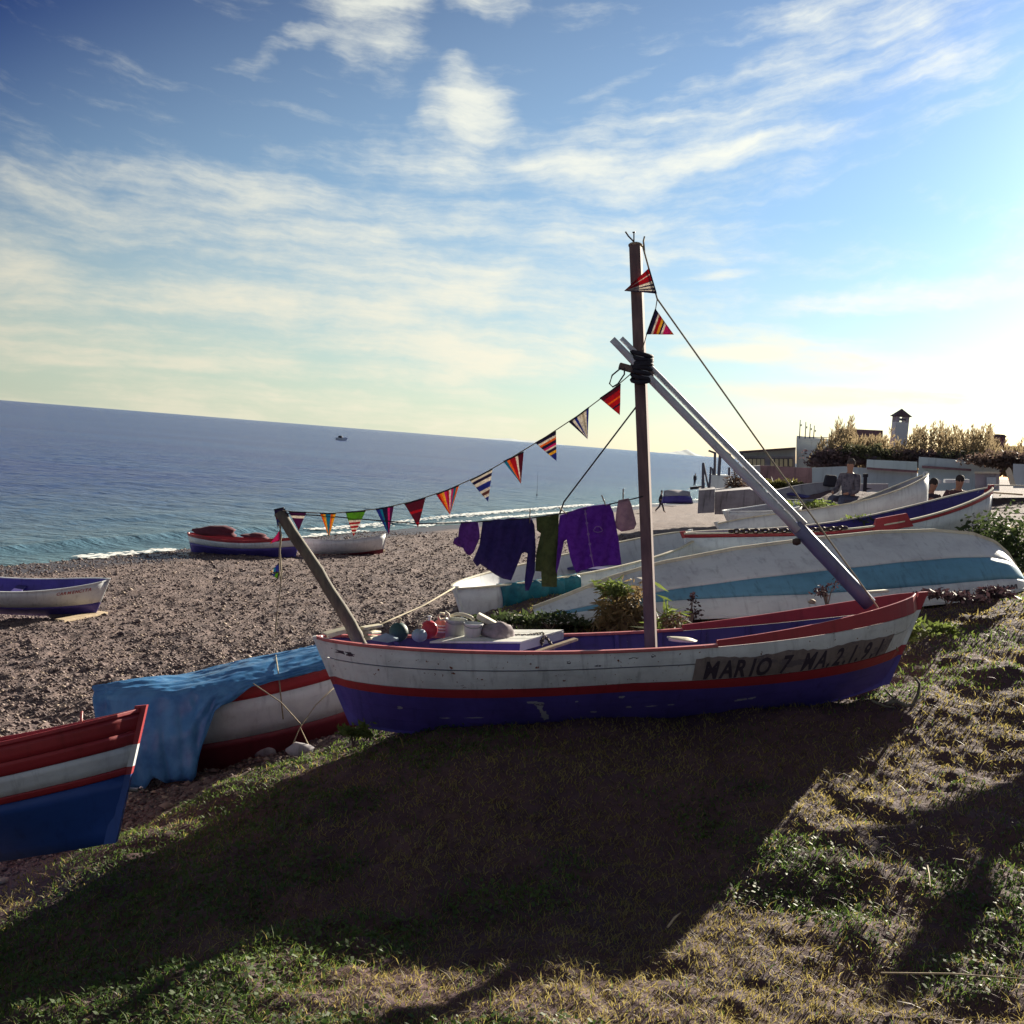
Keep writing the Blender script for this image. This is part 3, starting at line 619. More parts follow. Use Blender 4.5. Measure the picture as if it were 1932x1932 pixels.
# mast, sprit, spars (lashed to the boat)
mb = MB(); a, b = at(1229, 1240, 8.5), at(1199, 462, 8.5); ax = Vector(b-a).normalized()
mb.beam(MWi @ Vector(a-(b-a)*.06), MWi @ Vector(b), .085, .095, up=(.34, .94, 0)); bevel(mb.build('mast', M['mast'], boat), .008)
def rough_pole(name, pts, rs, mat, n=12, parent=boat, wob=.05):
    P = [Vector(p) for p in pts]; out = []; rr = []
    for i in range(len(P)-1):
        for k in range(6):
            u = k/6; out.append(P[i].lerp(P[i+1], u)+Vector((random.uniform(-1, 1), random.uniform(-1, 1), random.uniform(-1, 1)))*rs[0]*wob); rr.append((rs[i]*(1-u)+rs[i+1]*u)*random.uniform(1-wob, 1+wob))
    out.append(P[-1]); rr.append(rs[-1]); return MB().tube(out, rr, n).build(name, mat, parent, True)
rough_pole('bowsprit', [lp(690, 1235, 8.42), lp(662, 1180, 8.44), lp(600, 1078, 8.47), lp(526, 966, 8.5)], [.052, .052, .046, .044], M['log'], wob=.07)
rough_pole('spar', [lp(1155, 640, 8.42), lp(1230, 718, 8.43), lp(1505, 1000, 8.47)], [.026, .030, .034], M['silver'], 14, wob=.02)
rough_pole('spar_butt', [lp(1500, 990, 8.5), lp(1640, 1140, 8.52)], [.056, .058], M['bluespar'], 14, wob=.015)
rough_pole('spar', [lp(1172, 638, 8.44), lp(1246, 712, 8.45), lp(1518, 990, 8.49)], [.019, .022, .026], M['silver'], 12, wob=.02)
MB().tube([lp(1494, 1002, 8.49), lp(1512, 984, 8.49)], .012, 8).build('spar_bolt', M['chain'], boat)
MB().lathe([(.0, -.03), (.03, -.02), (.034, 0), (.03, .02), (0, .03)], 10, lp(1503, 1022, 8.45)).build('spar_shackle', M['chain'], boat, True)
bevel(MB().beam(lp(1168, 690, 8.44), lp(1232, 708, 8.44), .05, .05).build('cleat', M['oldwood'], boat), .008)
mb = MB()
for k in range(9):
    y0 = 668+k*6; mb.tube([lp(1196+4*math.sin(t)+18*(1-math.cos(t)), y0+8*math.sin(t*1.0+k), 8.44+.06*math.sin(t)) if False else lp(1211+19*math.cos(t), y0+5*math.cos(t+k), 8.47+.085*math.sin(t)) for t in np.linspace(0, 6.283, 15)], .017, 6)
mb.build('lashing', M['dark'], boat, True)
MB().tube([lp(1172+0, 694, 8.4), lp(1155, 708, 8.4), lp(1150, 724, 8.4), lp(1156, 730, 8.4), lp(1166, 724, 8.4), lp(1178, 706, 8.4), lp(1178, 694, 8.4)], .006, 6).build('rope_loop', M['blackrope'], boat, True)
MB().tube([lp(1200, 461, 8.5), lp(1192, 452, 8.5), lp(1186, 446, 8.5), lp(1180, 437, 8.5)], .006, 6).build('bent_nail', M['chain'], boat)
MB().tube([lp(1196, 462, 8.47), lp(1196, 439, 8.47)], .005, 6).lathe([(0, 0), (.012, 0), (.012, .006), (0, .006)], 8, lp(1196, 439, 8.47)).build('nail', M['chain'], boat)
mb = MB(); mb.tube([lp(1199+12*math.cos(t), 463+5*math.sin(t), 8.5+.055*math.sin(t)) for t in np.linspace(0, 6.3, 14)], .008, 6)
mb.tube([lp(1212, 464, 8.46), lp(1216, 476, 8.46), lp(1214, 455, 8.46), lp(1216, 446, 8.46)], .007, 6); mb.build('mast_head_knot', M['rope'], boat, True)
bevel(MB().box(mh.pt(.955, 1, 1)*1+Vector((0, -.03, .17)), (.16, .10, .02)).build('bow_cap', M['cream'], boat), .004)
# rigging
def rope(name, label, pts, r, mat, cat='rope', n=6):
    P = [Vector(at(*p)) for p in pts]; c = P[0]
    o = MB().tube([p-c for p in P], r, n).build(name, mat, None, True); o.location = c; return tag(o, label, cat)
rope('stay_rope', 'thin stay rope from the mast head down to the lettered bow', [(1213, 466, 8.46), (1224, 506, 8.44), (1240, 564, 8.42), (1450, 860, 8.40), (1656, 1146, 8.35), (1676, 1190, 8.33), (1694, 1228, 8.42)], .0065, M['rope'])
rope('stay_rope', 'dark rope slanting from mid mast down to the clothes line', [(1203, 764, 8.52), (1130, 860, 8.50), (1064, 947, 8.48), (1056, 969, 8.46)], .0065, M['blackrope'])
def lerp_pts(pts, n=4):
    out = []
    for i in range(len(pts)-1):
        for k in range(n): u = k/n; out.append(tuple(pts[i][j]*(1-u)+pts[i+1][j]*u for j in range(len(pts[i]))))
    return out+[pts[-1]]
cl = [(538, 969), (620, 974), (700, 981), (790, 988), (880, 986), (1000, 978), (1065, 968), (1130, 956), (1200, 940), (1214, 936)]
rope('clothes_line', 'thin clothes line between the leaning bow pole and the mast', [(x, y, 8.46) for x, y in cl], .005, M['blackrope'])

# bunting
def stripe_mat(name, cols, axis):
    mt, t, b = new_mat(name); uv = N(t, 'ShaderNodeUVMap'); sp = N(t, 'ShaderNodeSeparateXYZ'); t.links.new(uv.outputs[0], sp.inputs[0])
    cr = N(t, 'ShaderNodeValToRGB'); cr.color_ramp.interpolation = 'CONSTANT'; t.links.new(sp.outputs[axis], cr.inputs[0])
    e = cr.color_ramp.elements
    while len(e) < len(cols): e.new(.5)
    for i, (p, c) in enumerate(cols): e[i].position = p
    for i, (p, c) in enumerate(cols): e[i].color = c4(c)
    n = tnoise(t, 90, 3, .6); c = mixc(t, mrange(t, n, .4, .7, 0, .45), cr.outputs[0], (.12, .08, .10))
    t.links.new(c, b.inputs['Base Color']); b.inputs['Roughness'].default_value = .9
    tr = N(t, 'ShaderNodeBsdfTranslucent'); t.links.new(c, tr.inputs[0]); mx = N(t, 'ShaderNodeMixShader'); mx.inputs[0].default_value = .5
    out = [q for q in t.nodes if q.type == 'OUTPUT_MATERIAL'][0]
    t.links.new(b.outputs[0], mx.inputs[1]); t.links.new(tr.outputs[0], mx.inputs[2]); t.links.new(mx.outputs[0], out.inputs[0]); return mt
rd, mr_, wh, or_, ye, te, gn, bl, pu, pk, nv = (.50, .03, .05), (.20, .03, .06), (.75, .70, .62), (.75, .25, .03), (.75, .50, .08), (.03, .30, .40), (.20, .40, .05), (.06, .09, .35), (.17, .04, .15), (.62, .06, .25), (.05, .04, .11)
def seq(cs): return [(i/len(cs), c) for i, c in enumerate(cs)]
def flag(parent, org, pA, pB, pT, Y, cols, axis, k, lab):
    A, B, T = [Vector(at(*p, Y))-Vector(org) for p in (pA, pB, pT)]; nrm = (B-A).cross(T-A).normalized(); n = 10; V = []; UV = []; idx = {}; ph = k*1.9
    bil = (B-A).length*.10
    for s_ in (0, 1):
        for i in range(n+1):
            for j in range(n+1-i):
                a = j/n; b = i/n; p = A*(1-a-b)+B*a+T*b
                w = bil*math.sin(ph+3.4*a+2.2*b)*b*1.3+bil*.35*math.sin(ph*2+9*a+1*b)*(b**.5)
                idx[(s_, i, j)] = len(V); V.append(p+nrm*(w+(.0012 if s_ else -.0012))); UV.append((a/(1-b) if b < .999 else .5, b))
    Fc = []
    for s_ in (0, 1):
        for i in range(n):
            for j in range(n-i):
                q = (idx[s_, i, j], idx[s_, i, j+1], idx[s_, i+1, j]); Fc.append(q if s_ else q[::-1])
                if j < n-i-1: q = (idx[s_, i, j+1], idx[s_, i+1, j+1], idx[s_, i+1, j]); Fc.append(q if s_ else q[::-1])
    for i in range(n):
        for e0, e1 in (((i, 0), (i+1, 0)), ((i, n-i), (i+1, n-i-1)), ((0, i), (0, i+1))):
            Fc.append((idx[(0,)+e0], idx[(0,)+e1], idx[(1,)+e1], idx[(1,)+e0]))
    mb = MB(); mb.add(V, Fc); o = mb.build('pennant', stripe_mat('pennant_cloth', cols, axis), parent, True)
    ul = o.data.uv_layers.new(name='uv')
    for l in o.data.loops: ul.data[l.index].uv = UV[l.vertex_index]
    # bound top edge
    h = MB().tube([A, (A+B)/2, B], .006, 6).build('hem', M['dark'], o)
    o['label'] = lab; return o
org = at(533, 965, 8.45)
bun = empty('bunting', 'string of striped triangular pennants from bow pole up to the mast', 'bunting', org)
bs = [(533, 963), (560, 966), (620, 969), (671, 965), (726, 958), (783, 945), (845, 924), (908, 896), (969, 861), (1030, 824), (1092, 783), (1152, 738), (1192, 704)]
MB().tube([Vector(at(x, y, 8.45))-Vector(org) for x, y in bs], .0042, 6).build('string', M['rope'], bun, True)
FL = [((545, 966), (578, 967), (563, 1002), [(0, pu), (.18, wh), (.32, pu), (.8, mr_)], 1, 'mauve pennant with one white stripe'),
      ((604, 969), (634, 969), (621, 1013), seq([or_, ye, te, te, or_, ye]), 0, 'orange, yellow and teal pennant'),
      ((652, 967), (690, 964), (667, 1012), [(0, gn), (.33, wh), (.42, rd), (.5, wh), (.57, rd), (.65, wh), (.72, rd), (.8, wh), (.86, rd)], 1, 'green pennant with red and white stripes'),
      ((709, 961), (743, 955), (733, 1010), [(0, bl), (.2, te), (.35, nv), (.65, pk), (.8, pu)], 0, 'dark blue pennant with teal and pink stripes'),
      ((763, 951), (803, 939), (789, 995), [(0, mr_), (.35, rd), (.45, mr_), (.8, rd)], 1, 'maroon pennant'),
      ((823, 933), (866, 916), (849, 971), seq([rd, or_, ye, pk, rd, wh, pk, te, or_]), 0, 'many coloured upright striped pennant'),
      ((887, 907), (929, 885), (921, 947), [(0, wh), (.1, nv), (.2, wh), (.33, bl), (.52, wh), (.62, (.25, .12, .1)), (.72, wh), (.82, bl)], 1, 'white and blue striped pennant'),
      ((950, 871), (988, 853), (983, 913), seq([te, or_, rd, rd, wh, mr_, mr_]), 0, 'red upright striped pennant'),
      ((1010, 836), (1049, 814), (1050, 870), [(0, nv), (.1, wh), (.18, or_), (.26, nv), (.36, pk), (.44, wh), (.5, nv), (.6, ye), (.7, bl)], 1, 'finely striped dark pennant'),
      ((1074, 797), (1111, 769), (1109, 829), seq([nv, wh, bl, wh, wh, (.55, .5, .4), wh, bl]), 0, 'white and pale blue pennant'),
      ((1132, 752), (1171, 725), (1170, 783), [(0, mr_), (.15, rd), (.35, or_), (.42, rd), (.6, nv), (.66, rd)], 1, 'red pennant nearest the mast')]
for k, (a_, b_, t_, cols, ax_, lab) in enumerate(FL): flag(bun, org, a_, b_, t_, 8.45, cols, ax_, k, lab)
org2 = at(1224, 506, 8.42)
b2 = empty('bunting', 'two red striped pennants tied to the stay beside the mast head', 'bunting', org2)
flag(b2, org2, (1224, 506), (1238, 554), (1178, 548), 8.40, [(0, rd), (.2, wh), (.25, rd), (.4, rd), (.48, nv), (.5, wh), (.62, nv), (.68, wh), (.78, nv), (.84, wh), (.9, nv)], 0, 3, 'red pennant with black and white stripes')
flag(b2, org2, (1237, 583), (1220, 631), (1272, 631), 8.40, [(0, nv), (.15, wh), (.22, rd), (.34, ye), (.44, nv), (.5, wh), (.58, pk), (.85, or_)], 1, 5, 'striped pennant with pink edge')
MB().tube([Vector(at(x, y, 8.4))-Vector(org2) for x, y in ((1240, 564), (1237, 583), (1220, 631), (1212, 660))], .004, 6).build('string', M['rope'], b2)
org3 = at(526, 966, 8.5)
b3 = empty('bunting', 'crumpled pennants knotted at the tip of the bow pole', 'bunting', org3)
for k, (a_, b_, t_, cols) in enumerate([((517, 962), (536, 958), (524, 998), [(0, nv), (.2, rd), (.5, bl), (.8, pu)]), ((528, 1000), (530, 1018), (509, 1026), [(0, pk), (.5, pk), (.8, or_)]), ((536, 960), (545, 975), (522, 985), [(0, rd), (.4, bl), (.7, pu)]),
        ((526, 1062), (528, 1078), (509, 1080), [(0, bl), (.4, te), (.6, wh), (.75, ye)]), ((527, 1080), (524, 1092), (512, 1084), [(0, gn), (.5, bl)])]):
    flag(b3, org3, a_, b_, t_, 8.47+.012*k, cols, 1, k+7, 'crumpled pennant')
MB().tube([Vector(at(x, y, 8.47))-Vector(org3) for x, y in ((526, 985), (531, 1010), (528, 1040), (531, 1080), (530, 1100), (523, 1150), (519, 1202))], .0055, 6).build('string', M['rope'], b3, True)
MB().tube([Vector(at(x, y, 8.49))-Vector(org3) for x, y in ((530, 990), (527, 1040), (527, 1075), (530, 1100))], .004, 6).build('string', M['rope'], b3, True)

# ------------------------------------------------------------------ washing
def g6(x, y): return 840.7+x*.19624, 906.6+y*.19624
def garment(name, label, cat, poly, Y, mat, th=.028, seed=1, fold=.012):
    P = [Vector(at(*g6(*p), Y)) for p in poly]; o0 = P[0].copy()
    bm = bmesh.new(); vs = [bm.verts.new((p-o0)) for p in P]; f = bm.faces.new(vs)
    bmesh.ops.triangulate(bm, faces=[f])
    for _ in range(4):
        bmesh.ops.subdivide_edges(bm, edges=[e for e in bm.edges if e.calc_length() > .035], cuts=1, use_grid_fill=True); bmesh.ops.triangulate(bm, faces=[f for f in bm.faces if len(f.verts) > 3])
    bmesh.ops.smooth_vert(bm, verts=[v for v in bm.verts if not v.is_boundary], factor=.5, use_axis_x=True, use_axis_y=True, use_axis_z=True)
    rr = random.Random(seed); p1, p2 = rr.uniform(0, 6), rr.uniform(0, 6)
    bnd = {v for v in bm.verts if v.is_boundary}; B = [v.co.copy() for v in bnd]
    for v in list(bm.verts):
        d = min((v.co-b).length for b in B) if v not in bnd else 0
        v.co.y -= th*.5*min(1, d/.05)**.6
        v.co.y += fold*(math.sin(v.co.x*34+p1+v.co.z*5)+.6*math.sin(v.co.x*71+p2-v.co.z*13)+.5*math.sin(v.co.z*28+p1))
    r = bmesh.ops.extrude_face_region(bm, geom=bm.faces[:])
    for v in [g for g in r['geom'] if isinstance(g, bmesh.types.BMVert)]: v.co.y += th*.35+th*.6*(0 if v.is_boundary else 1)*.3
    bmesh.ops.recalc_face_normals(bm, faces=bm.faces[:])
    me = bpy.data.meshes.new(name); bm.to_mesh(me); bm.free(); me.materials.append(mat)
    me.polygons.foreach_set('use_smooth', [True]*len(me.polygons))
    o = bpy.data.objects.new(name, me); COL.objects.link(o); o.location = o0; return tag(o, label, cat)
violet = cloth('violet_wool', (.17, .04, .36), (.11, .02, .25), .28); navyw = cloth('navy_wool', (.045, .03, .16), (.03, .02, .11), .2)
greenw = cloth('olive_green_knit', (.10, .13, .04), (.06, .08, .025), .2); bibc = cloth('mauve_grey_cotton', (.30, .23, .27), (.22, .16, .22), .45); bonnetc = cloth('purple_fleece', (.17, .05, .30), (.10, .03, .2), .2)
garment('bonnet', 'small purple bonnet at the seaward end of the clothes line', 'bonnet', [(150, 400), (230, 398), (310, 395), (325, 470), (330, 545), (300, 620), (270, 690), (235, 722), (200, 712), (165, 650), (110, 630), (72, 600), (85, 555), (122, 540), (130, 460)], 8.46, bonnetc, .035, 1, .014)
garment('jumper', 'dark navy child-size jumper hanging on the clothes line', 'jumper', [(355, 400), (480, 375), (560, 372), (640, 360), (740, 368), (830, 370), (855, 430), (862, 520), (868, 640), (862, 760), (858, 880), (830, 980), (800, 1055), (765, 1060), (760, 960), (775, 820), (790, 700), (765, 640), (735, 700), (700, 790), (660, 890), (630, 960), (560, 945), (480, 910), (400, 850), (335, 800), (300, 830), (262, 770), (295, 700), (325, 620), (345, 500)], 8.455, navyw, .045, 2, .014)
garment('leggings', 'olive green child-size dungarees between jumper and cardigan', 'dungarees', [(870, 350), (980, 345), (1090, 325), (1075, 420), (1060, 490), (1078, 530), (1070, 640), (1065, 760), (1060, 900), (1070, 1020), (1000, 1022), (925, 1020), (922, 950), (920, 880), (862, 870), (866, 790), (872, 710), (895, 600), (915, 510), (878, 480)], 8.475, greenw, .035, 3, .013)
card = garment('cardigan', 'bright violet child-size cardigan with buttons nearest the mast', 'cardigan', [(1100, 340), (1200, 300), (1280, 270), (1350, 255), (1420, 240), (1500, 232), (1580, 225), (1615, 310), (1640, 450), (1658, 540), (1672, 640), (1682, 730), (1690, 810), (1650, 815), (1560, 818), (1460, 825), (1360, 850), (1255, 885), (1225, 820), (1198, 740), (1180, 650), (1165, 570), (1135, 590), (1115, 640), (1108, 740), (1085, 840), (1065, 900), (1060, 850), (1068, 740), (1078, 620), (1085, 450)], 8.455, violet, .045, 4, .012)
garment('bib', 'small mauve grey bib pegged next to the mast', 'bib', [(1660, 190), (1710, 180), (1760, 170), (1785, 220), (1805, 290), (1822, 360), (1835, 420), (1812, 468), (1760, 480), (1690, 490), (1645, 462), (1632, 400), (1640, 320), (1650, 250)], 8.46, bibc, .02, 5, .006)
lilac = cloth('lilac_button', (.35, .2, .45), None, .1)
for (x, y) in ((1345, 320), (1358, 410), (1372, 515), (1386, 610), (1398, 720)):
    p = Vector(at(*g6(x, y), 8.40))-card.location; MB().lathe([(0, -.006), (.010, -.005), (.011, .003), (0, .005)], 10, p, rot=Matrix.Rotation(R(90), 3, 'X')).build('button', lilac, card)
MB().tube([Vector(at(*g6(x, y), 8.405))-card.location for x, y in ((1340, 280), (1358, 410), (1375, 540), (1390, 650), (1405, 740), (1425, 832))], .004, 6).build('button_band', lilac, card)
MB().tube([Vector(at(*g6(1465+40*math.cos(t)*(1+.2*math.sin(3*t)), 470+28*math.sin(t)), 8.40))-card.location for t in np.linspace(0, 6.28, 16)], .004, 5).build('flower_motif', lilac, card)
for k, (a_, b_, lab) in enumerate([((1085, 255), (1165, 322), 'pale clothes peg sticking out left of the violet cardigan'), ((1500, 140), (1540, 240), 'dark clothes peg on the right shoulder of the cardigan'), ((1708, 80), (1706, 180), 'upright clothes peg holding the mauve bib'), ((812, 270), (810, 410), 'grey clothes peg on the right shoulder of the navy jumper')]):
    A = Vector(at(*g6(*a_), 8.44)); B = Vector(at(*g6(*b_), 8.44)); r_ = empty('clothes_peg', lab, 'clothes peg', B, 'pegs on the clothes line')
    for dy in (-.006, .006): bevel(MB().beam(A-B+Vector((0, dy, 0)), Vector((0, dy*1.3, 0)), .008, .012, up=(0, 1, 0)).build('peg_jaw', M['pale'] if k == 0 else M['oldwood'], r_), .002)
    MB().lathe([(.006, -.01), (.008, 0), (.006, .01)], 8, (A-B)*.55, rot=Matrix.Rotation(R(90), 3, 'X')).build('spring', M['steel'], r_)

# ------------------------------------------------------------------ things on board
def g3(x, y, Y): return Vector(at(659.4+x*.23463, 1137.4+y*.23463, Y))
PX = 8.5/FOC
def ball_thing(name, label, cat, c, r, mat, zs=1., knob=None, bandmat=None):
    o = empty(name, label, cat, c-Vector((0, 0, r*zs)))
    prof_ = [(r*math.sin(a), r*zs*(1-math.cos(a))) for a in np.linspace(.001, math.pi-.001, 15)]
    MB().lathe(prof_, 20).build('shell', mat, o, True)
    if bandmat: 
        for zf in (.7, 1.0, 1.3): MB().lathe([(math.sqrt(max(0, 1-(zf-1)**2))*r*1.005+.001, r*zs*zf-.006*zs), (math.sqrt(max(0, 1-(zf-1)**2))*r+.006, r*zs*zf), (math.sqrt(max(0, 1-(zf-1)**2))*r*1.005+.001, r*zs*zf+.008)], 20).build('band', bandmat, o)
    if knob: MB().lathe([(.0, 2*r*zs-.01), (.014, 2*r*zs-.008), (.012, 2*r*zs+.02), (.018, 2*r*zs+.025), (.014, 2*r*zs+.035), (0, 2*r*zs+.036)], 10).build('knob', knob, o)
    return o
redp = paint('red_buoy_plastic', (.55, .03, .05), .2, None, .7, .35); blp = paint('pale_blue_buoy', (.30, .40, .50), .35, (.6, .6, .6), .7, .5); grp = paint('dark_green_net_float', (.03, .085, .085), .3, (.1, .15, .15), .7, .6); strip_red = paint('salmon_buoy', (.65, .25, .2), .2, None, .7, .5)
ball_thing('net_float', 'dark green ball float beside the leaning bow pole', 'float', g3(395, 235, 8.35), .075, grp, 1, M['rope'])
ball_thing('net_float', 'pale blue ball float in front of the red buoy', 'float', g3(562, 262, 8.25), .060, blp, .85, M['rope'])
ball_thing('buoy', 'round red buoy with a white knob beside the pails', 'buoy', g3(637, 215, 8.45), .070, redp, 1.05, M['pail'])
ball_thing('buoy', 'red and white banded buoy between red buoy and large pail', 'buoy', g3(735, 200, 8.6), .060, strip_red, 1.3, None, M['pail'])
def bucket(label, c0, r0, r1, h, mat):
    o = empty('bucket', label, 'bucket', c0)
    MB().lathe([(.001, 0), (r0, 0), (r0+(r1-r0)*.9, h*.9), (r1+.004, h*.91), (r1+.005, h), (r1-.004, h), (r0-.004, .012), (.001, .012)], 24).build('pail', mat, o, True)
    MB().tube([Vector((r1*math.cos(t), -.03-.05*math.sin(t), h*.92+.01-.03*math.sin(t))) for t in np.linspace(0, math.pi, 11)], .003, 6).build('handle', M['steel'], o)
    return o
bucket('large weathered grey-white pail crammed with rope and tools on the hatch', g3(845, 288, 8.5), .073, .083, .155, paint('grey_pail', (.50, .52, .50), .35, (.35, .3, .28), .68, .5))
bucket('small clean white bucket in front of the large pail', g3(985, 300, 8.42), .058, .074, .135, M['pail'])
o = empty('coiled_hose', 'cream hose curling up out of the large pail', 'hose', g3(740, 140, 8.5))
MB().tube([g3(*p, 8.48)-o.location for p in ((765, 90), (730, 85), (715, 110), (730, 140), (765, 130), (800, 150))], .011, 8).tube([g3(*p, 8.45)-o.location for p in ((770, 110), (778, 70), (795, 90), (805, 130), (815, 170))], .010, 8).build('hose_loop', M['cream'], o, True)
MB().tube([g3(*p, 8.52)-o.location for p in ((810, 105), (860, 92), (920, 95), (975, 115), (1005, 140))], .014, 8).build('hose_tail', M['cream'], o, True)
def lump(name, label, cat, c, sx, sy, sz, mat, seed, sub=3):
    bm = bmesh.new(); bmesh.ops.create_icosphere(bm, subdivisions=sub, radius=1); r_ = random.Random(seed); ph = [r_.uniform(0, 6) for _ in range(6)]
    for v in bm.verts:
        q = v.co.copy(); f = 1+.16*math.sin(3*q.x+ph[0])*math.sin(2.6*q.y+ph[1])+.12*math.sin(5*q.z+ph[2]+2*q.x)+.07*math.sin(9*q.x+ph[3])*math.sin(8*q.z+ph[4])
        v.co = Vector((q.x*sx*f, q.y*sy*f, max(q.z*f, -.55)*sz))
    me = bpy.data.meshes.new(name); bm.to_mesh(me); bm.free(); me.materials.append(mat)
    me.polygons.foreach_set('use_smooth', [True]*len(me.polygons)); ob = bpy.data.objects.new(name, me); COL.objects.link(ob); ob.location = c; return tag(ob, label, cat)
lump('sack', 'lumpy grey brown sack resting right of the white bucket', 'sack', g3(1190, 245, 8.45), .135, .10, .085, M['rockm'], 3)
o = MB().box((0, 0, 0), (.16, .10, .045), Matrix.Rotation(R(24), 3, 'Y')).build('wooden_block', M['cream']); bevel(o, .01); o.location = g3(1100, 138, 8.52); tag(o, 'cream wooden block tilted on top of the grey sack', 'block')
# hatch box
hb = empty('hatch_box', 'low white wooden hatch box across the boat under the pails', 'box')
c0, c1 = g3(640, 330, 8.22), g3(1372, 332, 8.22); d1 = g3(1725, 232, 8.75); ex = (c1-c0); dn = Vector((0, 0, -.075)); ey = (d1-c1)
wpl = paint('white_hatch_board', (.80, .80, .74), .25, (.35, .3, .25), .72, .6)
MB().add([c0, c1, c1+dn*.8, c0+dn*.8, c0+Vector((.0, .02, 0)), c1+Vector((0, .02, 0)), c1+dn*.8+Vector((0, .02, 0)), c0+dn*.8+Vector((0, .02, 0))], [(0, 3, 2, 1), (4, 5, 6, 7), (0, 1, 5, 4), (1, 2, 6, 5), (2, 3, 7, 6), (3, 0, 4, 7)]).build('shaded_side_board', M['inner'], hb)  # near side of the white box, its shade painted in as dark blue
MB().add([c1+Vector((.002, .02, 0)), d1, d1+dn*.8, c1+dn*.8+Vector((.002, .02, 0)), c1+Vector((-.02, .02, 0)), d1-Vector((.02, 0, 0)), d1+dn*.8-Vector((.02, 0, 0)), c1+dn*.8+Vector((-.02, .02, 0))], [(0, 3, 2, 1), (4, 5, 6, 7), (0, 1, 5, 4), (1, 2, 6, 5), (2, 3, 7, 6), (3, 0, 4, 7)]).build('end_board', wpl, hb)
for k in range(4):
    a0 = c0+ey*(k/4+.012)+Vector((0, 0, .004)); a1 = c0+ey*((k+1)/4-.012)+Vector((0, 0, .004)); u = Vector((0, 0, .014))
    MB().add([a0, a0+ex, a1+ex, a1, a0+u, a0+ex+u, a1+ex+u, a1+u], [(0, 3, 2, 1), (4, 5, 6, 7), (0, 1, 5, 4), (1, 2, 6, 5), (2, 3, 7, 6), (3, 0, 4, 7)]).build('lid_plank', wpl, hb)
def board(name, label, cat, a, b, w, th, mat, up=(0, 0, 1)):
    c = (Vector(a)+Vector(b))/2; o = MB().beam(Vector(a)-c, Vector(b)-c, w, th, up).build(name, mat); bevel(o, .006); o.location = c; return tag(o, label, cat)
board('plank', 'sunlit pale stick lying at the corner of the hatch box', 'plank', g3(1500, 398, 8.05), g3(1822, 292, 8.3), .05, .02, M['pale'])
for k, (a_, b_, lab) in enumerate([((100, 205), (250, 180), 'topmost sunlit white slat stacked by the leaning pole'), ((150, 240), (230, 232), 'middle sunlit slat stacked by the leaning pole'), ((140, 285), (215, 270), 'lowest short slat stacked by the leaning pole')]):
    board('slat', lab, 'slat', g3(*a_, 8.5), g3(*b_, 8.65), .06, .022, M['cream'])
board('post_block', 'white painted block wedged against the foot of the leaning pole', 'block', g3(118, 190, 8.55), g3(118, 300, 8.55), .06, .05, M['cream'], up=(0, 1, 0))
board('stern_board', 'white board across the left tip of the lettered boat', 'board', Vector(at(612, 1199, 8.5)), Vector(at(660, 1186, 8.62)), .10, .035, M['cream'])
o = MB().add([(-.10, -.02, -.015), (.02, -.04, -.02), (.10, -.01, 0), (.09, .03, .012), (-.02, .03, .02), (-.10, .02, 0), (0, 0, .045)], [(0, 1, 6), (1, 2, 6), (2, 3, 6), (3, 4, 6), (4, 5, 6), (5, 0, 6), (5, 4, 3, 2, 1, 0)]).build('fender', blp); o.location = g3(290, 290, 8.2); tag(o, 'pale pointed fender lying near the green float', 'fender')
def chain_thing(name, label, pts, link, mat, wire=.006):
    P = [Vector(p) for p in pts]; L = [0]
    for i in range(len(P)-1): L.append(L[-1]+(P[i+1]-P[i]).length)
    root = empty(name, label, 'chain', P[0]); n = int(L[-1]/(link*.72)); proto = None
    for k in range(n):
        s = L[-1]*(k+.5)/n; i = max(j for j in range(len(L)) if L[j] <= s); i = min(i, len(P)-2); u = (s-L[i])/max(1e-6, L[i+1]-L[i])
        p = P[i].lerp(P[i+1], u); d = (P[i+1]-P[i]).normalized()
        if proto is None:
            ring = [Vector((link/2*math.cos(t), link*.34*math.sin(t), 0)) for t in np.linspace(0, 2*math.pi, 11)]
            ob = MB().tube(ring, wire, 5, cap=False).build('link', mat, root, True); proto = ob
        else: ob = proto.copy(); COL.objects.link(ob); ob.parent = root
        q = d.to_track_quat('X', 'Z').to_matrix().to_4x4() @ Matrix.Rotation(R(90)*(k % 2)+R(25), 4, 'X'); q.translation = p-P[0]; ob.matrix_local = q
    return root
chain_thing('chain', 'short rusty chain draped over the end of the hatch box', [g3(1320, 262, 8.5), g3(1430, 262, 8.5), g3(1550, 245, 8.55), g3(1590, 290, 8.5), g3(1635, 345, 8.42), g3(1640, 375, 8.4)], .032, M['chain'], .0045)
chain_thing('chain', 'loose loop of chain hanging off the hatch box end', [g3(1560, 255, 8.5), g3(1540, 310, 8.46), g3(1548, 340, 8.46), g3(1562, 290, 8.5)], .026, M['chain'], .004)
lump('foam_slab', 'flat sunlit cream slab lying on the gunwale right of the mast', 'slab', Vector(at(1287, 1207, 8.05)), .115, .06, .022, M['cream'], 9)
lump('cork_lump', 'small yellowish cork lump on the far rail near the spar foot', 'cork', Vector(at(1532, 1136, 8.75)), .03, .025, .022, M['pale'], 10)
rope('bottom_line', 'thin line from the white boat tip over the beach to the pails', [(858, 1108, 12.4), (800, 1142, 11.4), (745, 1166, 10.2), (700, 1186, 9.1)], .008, M['rope'])

